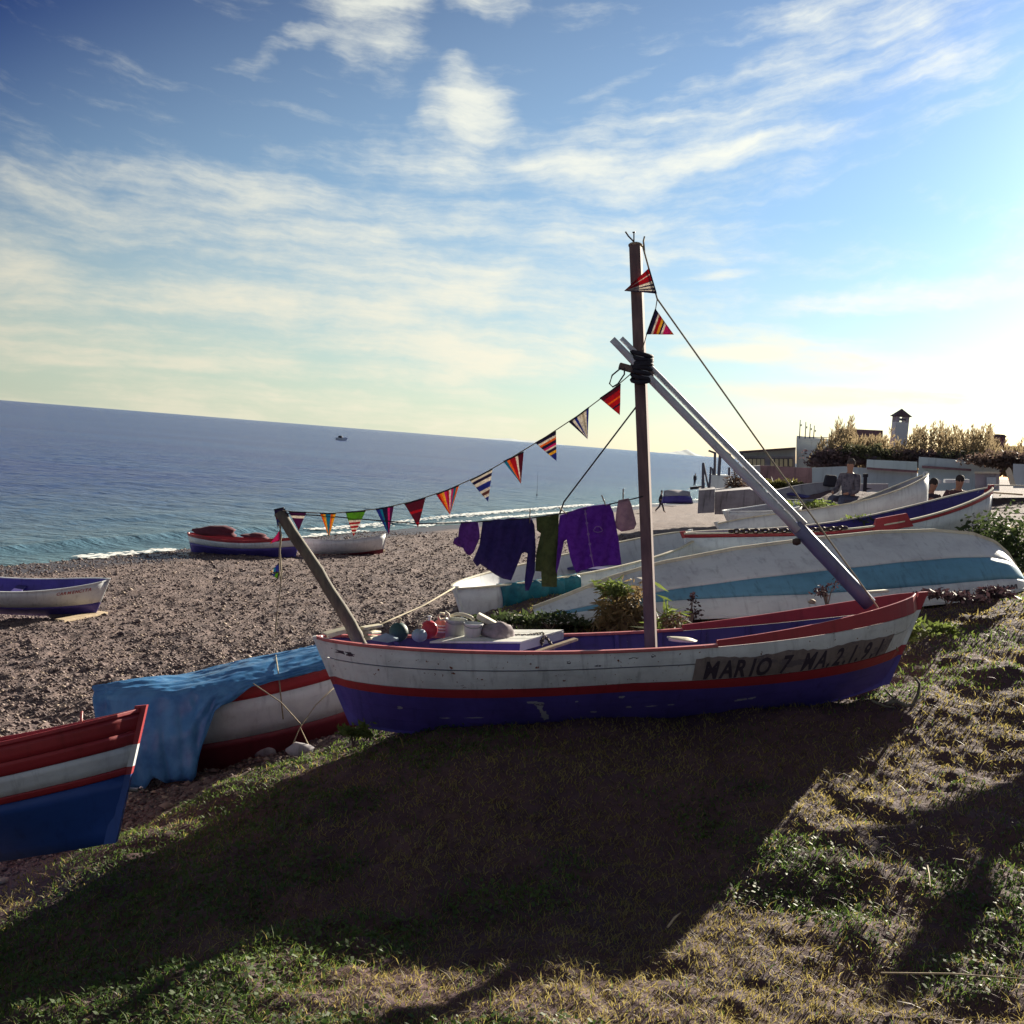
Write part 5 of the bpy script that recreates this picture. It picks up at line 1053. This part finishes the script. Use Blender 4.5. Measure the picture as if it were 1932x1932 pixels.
for k, (x, y, Y, rx, ry, h, lab) in enumerate([(1905, 1075, 14.2, .5, .5, .8, 'tall dark creeper bush at the right edge beside the overturned boat'), (1850, 1060, 15.0, .4, .4, .6, 'dark bush below the high white bow')]):
    leafy('shrub', lab, 'shrub', gp(x, y, Y), rx, ry, h, 2600, .07, gl, 70+k, None, .2, .45)
leafy('weed', 'light green weeds inside the white boat with the chain', 'weed', gp(1615, 985, 16.6), .35, .2, .12, 350, .06, ygl, 80)
leafy('weed', 'light green weeds growing beside the sitting man', 'weed', gp(1530, 955, 21), .6, .3, .15, 500, .07, ygl, 81)

# ------------------------------------------------------------------ people
def person(name, label, J, top, legs_mat, scale=1., cap=None, loc=(0, 0, 0), rz=0):
    """J: joints in metres, z up, figure faces -y; one continuous skinned body, clothes as children"""
    root = empty(name, label, 'person', loc); root.rotation_euler.z = rz; root.scale = (scale,)*3
    def skin(nm, chain, rad, mat, lvl=2):
        names = sorted({n for e in chain for n in e}, key=lambda n: (n != 'pelvis', n)); idx = {n: i for i, n in enumerate(names)}
        me = bpy.data.meshes.new(nm); me.from_pydata([J[n] for n in names], [(idx[a], idx[b]) for a, b in chain], []); me.materials.append(mat)
        o = bpy.data.objects.new(nm, me); COL.objects.link(o); o.parent = root
        me.skin_vertices.new(name='s') if False else None
        md = o.modifiers.new('skin', 'SKIN'); md.use_smooth_shade = True
        if not me.skin_vertices: bpy.context.view_layer.objects.active = o
        sv = me.skin_vertices[0].data
        for n, i in idx.items(): sv[i].radius = (rad[n], rad[n]*.85); sv[i].use_root = (i == 0)
        s = o.modifiers.new('sub', 'SUBSURF'); s.levels = s.render_levels = lvl; return o
    E_ = [('pelvis', 'waist'), ('waist', 'chest'), ('chest', 'collar'), ('collar', 'neck'), ('neck', 'chin'), ('chin', 'head'), ('head', 'crown')]
    for s_ in 'lr': E_ += [('chest', 'sh'+s_), ('sh'+s_, 'el'+s_), ('el'+s_, 'wr'+s_), ('wr'+s_, 'fi'+s_), ('pelvis', 'hip'+s_), ('hip'+s_, 'kn'+s_), ('kn'+s_, 'an'+s_), ('an'+s_, 'to'+s_)]
    rad = dict(pelvis=.13, waist=.125, chest=.145, collar=.085, neck=.055, chin=.07, head=.092, crown=.06)
    for s_ in 'lr': rad.update({'sh'+s_: .065, 'el'+s_: .042, 'wr'+s_: .03, 'fi'+s_: .022, 'hip'+s_: .09, 'kn'+s_: .06, 'an'+s_: .042, 'to'+s_: .035})
    skin('body', E_, rad, M['skin'])
    T = [e for e in E_ if e[0] in ('pelvis', 'waist', 'chest', 'shl', 'shr', 'ell', 'elr') and e[1] not in ('hipl', 'hipr', 'neck')]
    skin('jacket', T, {k: v+.02 for k, v in rad.items()}, top)
    Lg = [('pelvis', 'hipl'), ('pelvis', 'hipr'), ('hipl', 'knl'), ('hipr', 'knr'), ('knl', 'anl'), ('knr', 'anr')]
    skin('trousers', Lg, {k: v+.018 for k, v in rad.items()}, legs_mat)
    hd = Vector(J['head']); ch = Vector(J['chin'])
    MB().lathe([(.002, .112), (.04, .105), (.07, .078), (.084, .035), (.084, -.005), (.075, -.03)], 14, hd+Vector((0, .014, 0))).build('cap' if cap else 'hair', cap or M['hair'], root, True)
    if cap: MB().box(hd+Vector((.09, -.07, .05)), (.14, .14, .015)).build('cap_peak', cap, root)
    f = hd+Vector((0, -.085, -.01))
    MB().add([f+Vector((-.014, 0, -.03)), f+Vector((.014, 0, -.03)), f+Vector((0, -.028, -.028)), f+Vector((0, -.004, .015))], [(0, 1, 2), (0, 2, 3), (2, 1, 3)]).build('nose', M['skin'], root)
    return root
def joints(pose_='stand', st_=.0):
    J = dict(pelvis=(0, 0, .95), waist=(0, 0, 1.10), chest=(0, 0, 1.34), collar=(0, 0, 1.455), neck=(0, 0, 1.49), chin=(0, -.02, 1.57), head=(0, -.01, 1.66), crown=(0, 0, 1.74))
    for s_, x in (('l', .19), ('r', -.19)): J.update({'sh'+s_: (x, 0, 1.40), 'el'+s_: (x*1.25, .02, 1.12), 'wr'+s_: (x*1.25, -.05, .88), 'fi'+s_: (x*1.25, -.07, .79), 'hip'+s_: (x*.5, 0, .90), 'kn'+s_: (x*.5, -.01, .50), 'an'+s_: (x*.5, .02, .08), 'to'+s_: (x*.5, -.13, .04)})
    if pose_ == 'walk':
        J.update(knl=(.09, -.18, .52), anl=(.09, -.32, .10), tol=(.09, -.46, .06), knr=(-.09, .06, .50), anr=(-.09, .36, .13), tor=(-.09, .28, .03), ell=(.23, .14, 1.14), wrl=(.22, .16, .90), fil=(.22, .15, .81), elr=(-.23, -.1, 1.13), wrr=(-.22, -.26, .95), fir=(-.22, -.33, .89))
    if pose_ == 'sit':
        for s_, x in (('l', .1), ('r', -.1)): J.update({'kn'+s_: (x*1.3, -.42, .93), 'an'+s_: (x*1.3, -.44, .50), 'to'+s_: (x*1.3, -.58, .46), 'el'+s_: (x*2.5, -.06, 1.10), 'wr'+s_: (x*1.8, -.30, 1.04), 'fi'+s_: (x*1.2, -.36, 1.02)})
    if pose_ == 'lean':
        for n_ in ('waist', 'chest', 'collar', 'neck', 'chin', 'head', 'crown', 'shl', 'shr'): x, y, z = J[n_]; J[n_] = (x, y-(z-.95)*.4, z-.05)
        for s_, x in (('l', .2), ('r', -.2)): J.update({'el'+s_: (x*1.5, -.28, 1.08), 'wr'+s_: (x*.9, -.50, 1.04), 'fi'+s_: (x*.6, -.57, 1.03)})
    return J
plaid = cloth('grey_plaid_shirt', (.16, .14, .17), (.05, .045, .07), .0, .9, .5); darkc = cloth('dark_clothes', (.05, .04, .06), None, 0.); jean = cloth('faded_jeans', (.09, .10, .16), None, 0.); mar = cloth('brown_red_jumper', (.10, .05, .06), None, 0.)
D = 23.0; p = at(1598, 952, D); person('person', 'person in a grey plaid shirt and cap sitting beside the pale grey boat', joints('sit'), plaid, jean, 1., cloth('grey_cap', (.10, .08, .08), None, 0.), (p[0], p[1], p[2]-.80), R(-50))
D = 22.; p = at(1757, 922, D); person('person', 'dark-haired person leaning on the boat rail, left of two', joints('lean'), darkc, darkc, 1., None, (p[0], p[1]+.3, p[2]-1.50), R(10))
p = at(1818, 917, D); person('person', 'person in a brown jumper leaning on the boat rail, right of two', joints('lean'), mar, darkc, 1., None, (p[0], p[1]+.3, p[2]-1.50), R(-15))
p = hit(1245, 967); person('person', 'dark-clothed person striding along the far beach', joints('walk'), darkc, darkc, 1., None, (p[0], p[1], p[2]), R(80))
p = at(1310, 916, 150); person('person', 'distant dark figure standing at the far end of the beach', joints('stand'), darkc, darkc, 1., None, (p[0], p[1], p[2]-.1), R(30))
p = at(1310, 922, 105); board('driftwood', 'dark driftwood beside the distant figure', 'driftwood', Vector(p)+Vector((-.4, 0, 0)), Vector(p)+Vector((.7, 0, .2)), .3, .25, M['dark'])
# angler's rod on the beach
p = hit(1011, 957); rod = empty('fishing_rod', 'thin fishing rod standing upright at the water edge', 'fishing rod', p)
MB().tube([(0, 0, -.2), (0, 0, 1.5), (-.08, 0, 3.3)], [.022, .016, .008], 6).build('rod', M['dark'], rod); MB().lathe([(0, -.06), (.06, -.05), (.07, .05), (0, .06)], 8, (0, -.03, 1.15)).build('reel', M['dark'], rod)

# ------------------------------------------------------------------ buildings along the beach
def q1(x, y): return 1285.7+x*.17064, 741.8+y*.17064
def q2(x, y): return 1602.2+x*.17064, 741.8+y*.17064
def slab(name, mat, parent, corners, Y, th, loc=Vector((0, 0, 0)), dy=None):
    """upright block whose front has these picture corners at distance Y (dy: extra distance per corner)"""
    F_ = [Vector(at(*c, Y+(dy[i] if dy else 0)))-loc for i, c in enumerate(corners)]; Bk = [f+Vector((f.x+loc.x, f.y+loc.y, 0)).normalized()*th for f in F_]; n = len(F_)
    mb = MB(); mb.add(F_+Bk, [tuple(range(n-1, -1, -1)), tuple(range(n, 2*n))]+[(i, (i+1) % n, n+(i+1) % n, n+i) for i in range(n)]); return mb.build(name, mat, parent)
HY = 62.
hl = Vector(at(*q1(950, 820), HY)); hl.z = 3.2
hs_ = empty('beach_house', 'white beach house with a row of glazed windows and a roof terrace', 'house', hl)
slab('wall', M['wash'], hs_, [q1(672, 1010), q1(672, 655), q1(1262, 612), q1(1262, 1010)], HY, 8, hl)
slab('lean_to_roof', M['roof'], hs_, [q1(640, 662), q1(640, 640), q1(1264, 598), q1(1264, 616)], HY-1.0, 9, hl)
slab('upper_wall', M['wash'], hs_, [q1(1266, 1010), q1(1275, 470), q1(1720, 520), q1(1720, 1010)], HY+1, 8, hl)
slab('window_band', M['washshade'], hs_, [q1(680, 822), q1(680, 700), q1(1250, 700), q1(1250, 815)], HY-.25, .2, hl)
for k, x in enumerate([700, 745, 790, 835, 880, 930, 985, 1035, 1085, 1135, 1190]):
    if x == 930: continue
    w = slab('window', M['frame'], hs_, [q1(x-4, 815), q1(x-4, 716), q1(x+42, 722), q1(x+42, 818)], HY-.35, .08, hl)
    slab('pane', M['pane'], w, [q1(x, 808), q1(x, 724), q1(x+37, 729), q1(x+37, 811)], HY-.42, .04, hl)
for k, y in enumerate((478, 500, 522)): slab('terrace_rail', M['white2'], hs_, [q1(1282, y+8), q1(1282, y), q1(1700, y+12), q1(1700, y+20)], HY+.5, .06, hl)
for x, y in ((1306, 295), (1368, 318), (1418, 338), (1462, 358)):
    slab('terrace_pole', M['frame'], hs_, [q1(x-7, 500), q1(x+4, y), q1(x+12, y), q1(x+5, 500)], HY+.4, .12, hl)
    slab('pole_lamp', M['frame'], hs_, [q1(x+12, y+70), q1(x+12, y+50), q1(x+26, y+48), q1(x+22, y+72)], HY+.4, .12, hl)
for a_, b_ in (((300, 635), (380, 665)), ((485, 645), (545, 690)), ((545, 660), (680, 660)), ((600, 660), (680, 685))):
    MB().beam(Vector(at(*q1(*a_), HY-2))-hl, Vector(at(*q1(*b_), HY-2))-hl, .1, .1).build('awning_bar', M['frame'], hs_)
# pink-brown roof block
bl_ = Vector(at(*q2(150, 520), 66)); bl_.z = 3.5; bk = empty('roof_block', 'brown rooftop block with short posts between the reeds', 'building', bl_)
slab('wall', M['brick'], bk, [q1(1705, 900), q1(1705, 388), q2(372, 412), q2(372, 900)], 66, 8, bl_)
for x in (22, 52): slab('roof_post', M['frame'], bk, [q2(x, 405), q2(x, 350 if x == 22 else 372), q2(x+10, 350 if x == 22 else 372), q2(x+10, 405)], 66, .3, bl_)
slab('roof_post', M['frame'], bk, [q1(1838, 395), q1(1842, 325), q1(1854, 325), q1(1852, 395)], 66, .3, bl_)
slab('ledge', M['white2'], bk, [q2(20, 535), q2(20, 515), q2(400, 532), q2(400, 552)], 65.5, .3, bl_)
# tower
tl_ = Vector(at(*q2(552, 700), 70)); tl_.z = 3.5; tw = empty('lookout_tower', 'slim white tower with pyramid roof and open lantern among reeds', 'tower', tl_)
bx0 = Vector(at(*q2(480, 600), 70)); wT = abs(at(*q2(622, 600), 70)[0]-bx0[0])
zt = at(*q2(552, 318), 70)[2]; ze = at(*q2(560, 255), 70)[2]; za = at(*q2(566, 165), 70)[2]; cx = tl_.x-.05
MB().box((0, wT/2, (zt-tl_.z)/2-.5), (wT, wT, zt-tl_.z+1)).build('shaft', M['wash'], tw)
for sx in (-1, 1):
    for sy in (-1, 1): MB().box((sx*(wT/2-.1), wT/2+sy*(wT/2-.1), (zt+ze)/2-tl_.z), (.2, .2, ze-zt)).build('corner_post', M['washshade'], tw)
for sy in (0, 1): MB().box((0, wT*sy+(.06 if sy == 0 else -.06), (zt+ze)/2-tl_.z), (wT-.4, .08, .12)).build('lantern_rail', M['frame'], tw)
ro = MB(); e = wT*.68; ro.add([(-e, wT/2-e, ze-tl_.z), (e, wT/2-e, ze-tl_.z), (e, wT/2+e, ze-tl_.z), (-e, wT/2+e, ze-tl_.z), (0, wT/2, za-tl_.z)], [(0, 1, 4), (1, 2, 4), (2, 3, 4), (3, 0, 4), (3, 2, 1, 0)]); ro.build('pyramid_roof', M['roof'], tw)
# chimney house at right
ch = Vector(at(*q2(1695, 640), 58)); ch.z = 3.5; cz = empty('chimney_house', 'low brown roofline with a capped chimney at the far right', 'building', ch)
slab('wall', M['brick'], cz, [q2(1180, 900), q2(1180, 592), q2(2200, 598), q2(2200, 900)], 58, 10, ch)
slab('roof_edge', M['roof'], cz, [q2(1170, 604), q2(1170, 582), q2(2210, 588), q2(2210, 612)], 57.6, 10.5, ch)
wC = abs(at(*q2(1750, 500), 59)[0]-at(*q2(1650, 500), 59)[0]); zc0, zc1, zc2, zc3 = [at(*q2(1700, y), 59)[2]-ch.z for y in (600, 525, 482, 455)]; dC = at(*q2(1700, 520), 59)[0]-ch.x
MB().box((dC, 1.5, (zc0+zc1)/2-.2), (wC, wC, zc1-zc0+.4)).build('chimney', M['brick'], cz)
for sx in (-1, 1):
    for sy in (-1, 1): MB().box((dC+sx*wC*.36, 1.5+sy*wC*.36, (zc1+zc2)/2), (wC*.28, wC*.28, zc2-zc1)).build('chimney_pier', M['brick'], cz)
MB().box((dC, 1.5, (zc2+zc3)/2), (wC*1.3, wC*1.3, zc3-zc2), taper=.6).build('chimney_cap', M['roof'], cz)
MB().tube([Vector(at(*q2(1577, 590), 58))-ch, Vector(at(*q2(1577, 545), 58))-ch], .06, 6).lathe([(0, -.2), (.2, 0), (0, .2)], 8, Vector(at(*q2(1577, 540), 58))-ch).build('finial', M['frame'], cz)
# walls
def wall(name, label, corners, Y, th, mat, cat='wall', dy=None):
    c = Vector(at(*corners[0], Y)); o = slab(name, mat, None, corners, Y, th, c, dy); o.location = c; return tag(o, label, cat)
wall('garden_wall', 'dark maroon wall in front of the beach house', [q1(862, 1050), q1(868, 798), q1(1443, 828), q1(1443, 1050)], 50, .4, M['brick'])
wall('garden_wall', 'bright whitewashed wall with sloping top behind the sitting man', [q1(1447, 1130), q1(1450, 825), q1(1790, 808), q2(750, 872), q2(750, 1100)], 46, .4, M['wash'])
wall('garden_wall', 'long pale wall in the upper row, left of two', [q2(190, 830), q2(195, 732), q2(752, 758), q2(752, 865)], 52, .4, M['wash'])
wall('garden_wall', 'long pale wall in the upper row, right of two', [q2(752, 1080), q2(770, 703), q2(1664, 768), q2(1660, 1080)], 51, .4, M['wash'])
wall('roof_ledge', 'thin dark ledge along the left pale wall', [q2(195, 842), q2(195, 818), q2(752, 855), q2(752, 880)], 45.5, .5, M['brick'], 'ledge')
wall('roof_ledge', 'thin dark ledge along the right pale wall', [q2(805, 828), q2(805, 798), q2(1350, 838), q2(1350, 862)], 50.4, .5, M['brick'], 'ledge')
wall('garden_wall', 'pale wall stub at the far right edge behind the pointed board', [q2(1812, 1050), q2(1812, 780), q2(2300, 800), q2(2300, 1050)], 40, .4, M['wash'])
sh = Vector(at(*q2(1500, 1010), 34)); sd_ = empty('shed', 'low grey shed with a pale board leaning in its opening', 'shed', sh)
slab('wall', M['washshade'], sd_, [q2(1392, 1060), q2(1392, 885), q2(1655, 885), q2(1655, 1060)], 34, 2, sh)
slab('roof_board', M['cream'], sd_, [q2(1385, 888), q2(1385, 866), q2(1662, 868), q2(1662, 890)], 33.8, 2.4, sh)
slab('panel', M['wash'], sd_, [q2(1520, 1040), q2(1520, 930), q2(1625, 930), q2(1625, 1040)], 33.85, .1, sh)
o = wall('pointed_board', 'pale pointed board leaning upright near the right edge', [q2(1780, 1015), q2(1728, 860), q2(1768, 815), q2(1795, 850), q2(1842, 1015)], 30, .12, M['cream'], 'board')
wall('bench_plank', 'long pale plank lying level left of the pointed board', [q2(1530, 1022), q2(1530, 1008), q2(1950, 1018), q2(1950, 1032)], 28, .4, M['cream'], 'plank')
wall('bench_plank', 'weathered plank on top of the dark creeper at right', [q2(1580, 1108), q2(1580, 1090), q2(1920, 1112), q2(1920, 1132)], 17, .25, M['pale'], 'plank')
for k, (a_, b_, lab) in enumerate([((850, 970), (1010, 980), 'white spar stacked behind the leaning pair, left'), ((1050, 972), (1320, 972), 'white spar stacked behind the leaning pair, right')]):
    P, Q = Vector(at(*q2(*a_), 24)), Vector(at(*q2(*b_), 24)); board('spar', lab, 'spar', P, Q, .12, .08, M['white2'])
wall('low_wall', 'low grey wall under the whitewashed wall beside the sitting man', [q2(60, 1080), q2(60, 1002), q2(430, 1002), q2(430, 1080)], 40, .3, M['washshade'])
P = Vector(at(*q2(180, 1075), 33)); tp = empty('winch_post', 'dark T-shaped post in front of the whitewashed wall', 'post', P)
MB().tube([(0, 0, -.5), Vector(at(*q2(180, 915), 33))-P], .06, 6).build('post', M['dark'], tp); MB().beam(Vector(at(*q2(155, 910), 33))-P, Vector(at(*q2(205, 910), 33))-P, .08, .1).build('crossbar', M['dark'], tp)
MB().add([Vector(at(*q2(x, y), 33))-P for x, y in ((160, 1042), (160, 1075), (255, 1055))]+[Vector(at(*q2(x, y), 33.3))-P for x, y in ((160, 1042), (160, 1075), (255, 1055))], [(0, 1, 2), (5, 4, 3), (0, 3, 4, 1), (1, 4, 5, 2), (2, 5, 3, 0)]).build('wedge', M['dark'], tp)
# quay
wall('quay_block', 'rough concrete quay block at the head of the beach', [q1(178, 1330), q1(190, 1075), q1(370, 1060), q1(362, 1320)], 36, 3, M['concrete'], 'quay')
wall('quay_wall', 'shaded concrete quay wall right of the rough block', [q1(366, 1340), q1(372, 1090), q1(760, 1060), q1(1000, 1180), q1(1000, 1340)], 36.5, 4, M['concrete'], 'quay')
wall('terrace_wall', 'small pale terrace wall with poles beyond the quay', [q1(300, 1060), q1(310, 900), q1(520, 910), q1(525, 1060)], 42, 2, M['wash'])
wall('boathouse_wall', 'shadowed plank wall beside the beach house', [q1(640, 1060), q1(650, 820), q1(870, 800), q1(870, 1060)], 49, 3, M['washshade'])
for k, (a_, b_, r, lab) in enumerate([((240, 770), (232, 1075), .045, 'left pole of the dark pole tripod'), ((240, 770), (250, 1070), .035, 'middle pole of the dark pole tripod'), ((242, 770), (300, 1050), .035, 'right pole of the dark pole tripod'), ((325, 815), (308, 1060), .04, 'lone leaning pole right of the tripod'), ((372, 655), (368, 905), .05, 'tall pole on the pale terrace, left'), ((428, 680), (412, 910), .06, 'thick pole on the pale terrace, right'), ((528, 820), (528, 910), .05, 'short pole at the right end of the pale terrace'), ((345, 830), (345, 905), .03, 'thin short pole on the pale terrace')]):
    P, Q = Vector(at(*q1(*a_), 38)), Vector(at(*q1(*b_), 38)); o = MB().tube([(0, 0, 0), P-Q], r, 6).build('pole', M['frame']); o.location = Q; tag(o, lab, 'pole', 'poles by the quay')
o = leafy('shrub', 'bare bush beside the pale terrace wall', 'shrub', gp(*q1(590, 1050), 40), .5, .5, .8, 700, .16, brl, 90, None, 0, .2)
leafy('hedge', 'low olive hedge along the foot of the maroon wall', 'hedge', gp(*q1(1140, 1052), 45), 1.25, .5, .30, 2600, .16, leaf('olive_hedge_leaf', (.17, .16, .05), (.12, .11, .05), .4), 91, None, 0, .4)
# canes and scrub on the bank
def canes():
    mb_v = []; mb_f = []; k = 0; r_ = np.random.default_rng(12)
    def stalk(px, py0, py1, Y, lean):
        nonlocal k
        a = at(px, py0, Y); b = at(px+lean, py1, Y); w = .03
        pts_ = [a, a*.5+b*.5+np.array([r_.normal(0, .05), 0, 0]), b]; 
        for i in range(2):
            p, q = pts_[i], pts_[i+1]; ww = w*(1-.4*i); mb_v.extend([p+[-ww, 0, 0], p+[ww, 0, 0], q+[ww*.6, 0, 0], q+[-ww*.6, 0, 0]]); mb_f.append((k, k+1, k+2, k+3)); k += 4
        n = 9; H = b-a
        for j in range(n):
            u = r_.uniform(.1, .85); p = a+H*u; sd2 = r_.choice([-1, 1]); l = r_.uniform(.25, .6)*(1.15-u*.7); d = np.array([sd2*r_.uniform(.3, 1), r_.uniform(-.6, .6), r_.uniform(-.2, 1.2)]); d /= np.linalg.norm(d); e = np.array([-d[2], 0, d[0]]); e /= np.linalg.norm(e)+1e-6
            mb_v.extend([p, p+d*l*.5+e*.035, p+d*l, p+d*l*.5-e*.035]); mb_f.append((k, k+1, k+2, k+3)); k += 4
        for j in range(10):
            p = b+np.array([r_.normal(0, .04), r_.normal(0, .04), -r_.uniform(0, .5)]); d = np.array([r_.normal(0, .3), r_.normal(0, .3), 1]); l = .25; mb_v.extend([p, p+d*l*.5+[.025, 0, 0], p+d*l, p+d*l*.5-[.025, 0, 0]]); mb_f.append((k, k+1, k+2, k+3)); k += 4
    # crown line of the cane brake in survey coordinates (left to right)
    xs = [1535, 1560, 1580, 1592, 1610, 1640, 1668, 1690, 1706, 1722, 1745, 1780, 1800, 1830, 1862, 1876, 1932, 2050]; ys = [850, 822, 806, 788, 822, 826, 818, 842, 842, 812, 803, 806, 812, 816, 803, 842, 842, 846]
    for i in range(470):
        px = r_.uniform(1535, 2000); top = np.interp(px, xs, ys)+abs(r_.normal(0, 16))-(r_.random() < .12)*r_.uniform(0, 16); base = 872+(px-1540)*.045
        stalk(px, base+12, min(top, base-10), r_.uniform(54, 57.5), r_.normal(5, 8))
    return tag(np_mesh('cane_brake', np.array(mb_v), np.array(mb_f), leaf('dry_cane', (.34, .27, .16), (.26, .20, .13), .5)), 'tall dry canes massed on the bank behind the walls', 'canes', kind='stuff')
canes()
scrub1 = leaf('mauve_scrub_leaf', (.17, .115, .12), (.12, .085, .10), .4); scrub3 = leaf('olive_scrub_leaf', (.13, .13, .07), (.10, .10, .06), .4); scrub2 = leaf('brown_scrub_leaf', (.20, .14, .11), (.14, .10, .09), .4)
for k, (x, y, Y, rx, h, lab) in enumerate([(1600, 872, 53.5, 1.9, 1.0, 'dark rounded shrub before the canes, leftmost'), (1645, 866, 53.4, 1.8, 1.1, 'dark rounded shrub before the canes, under the brown rooftop'), (1700, 872, 53.6, 1.7, .9, 'dark rounded shrub before the canes, under the tower'), (1765, 872, 53.5, 2.2, .9, 'dark shrub before the canes, right of the tower'), (1835, 876, 53.4, 2.4, .9, 'dark shrub before the canes, toward the chimney'), (1905, 880, 50, 2.0, 1.1, 'dark shrub before the chimney house at the right edge'), (1560, 880, 53.6, 1.2, .8, 'dark scrub beside the white house wall')]):
    leafy('shrub', lab, 'shrub', gp(x, y, Y), rx, .9, h*.55, 2600, .20, [scrub1, scrub3, scrub2][k % 3], 100+k, None, 0, .45)
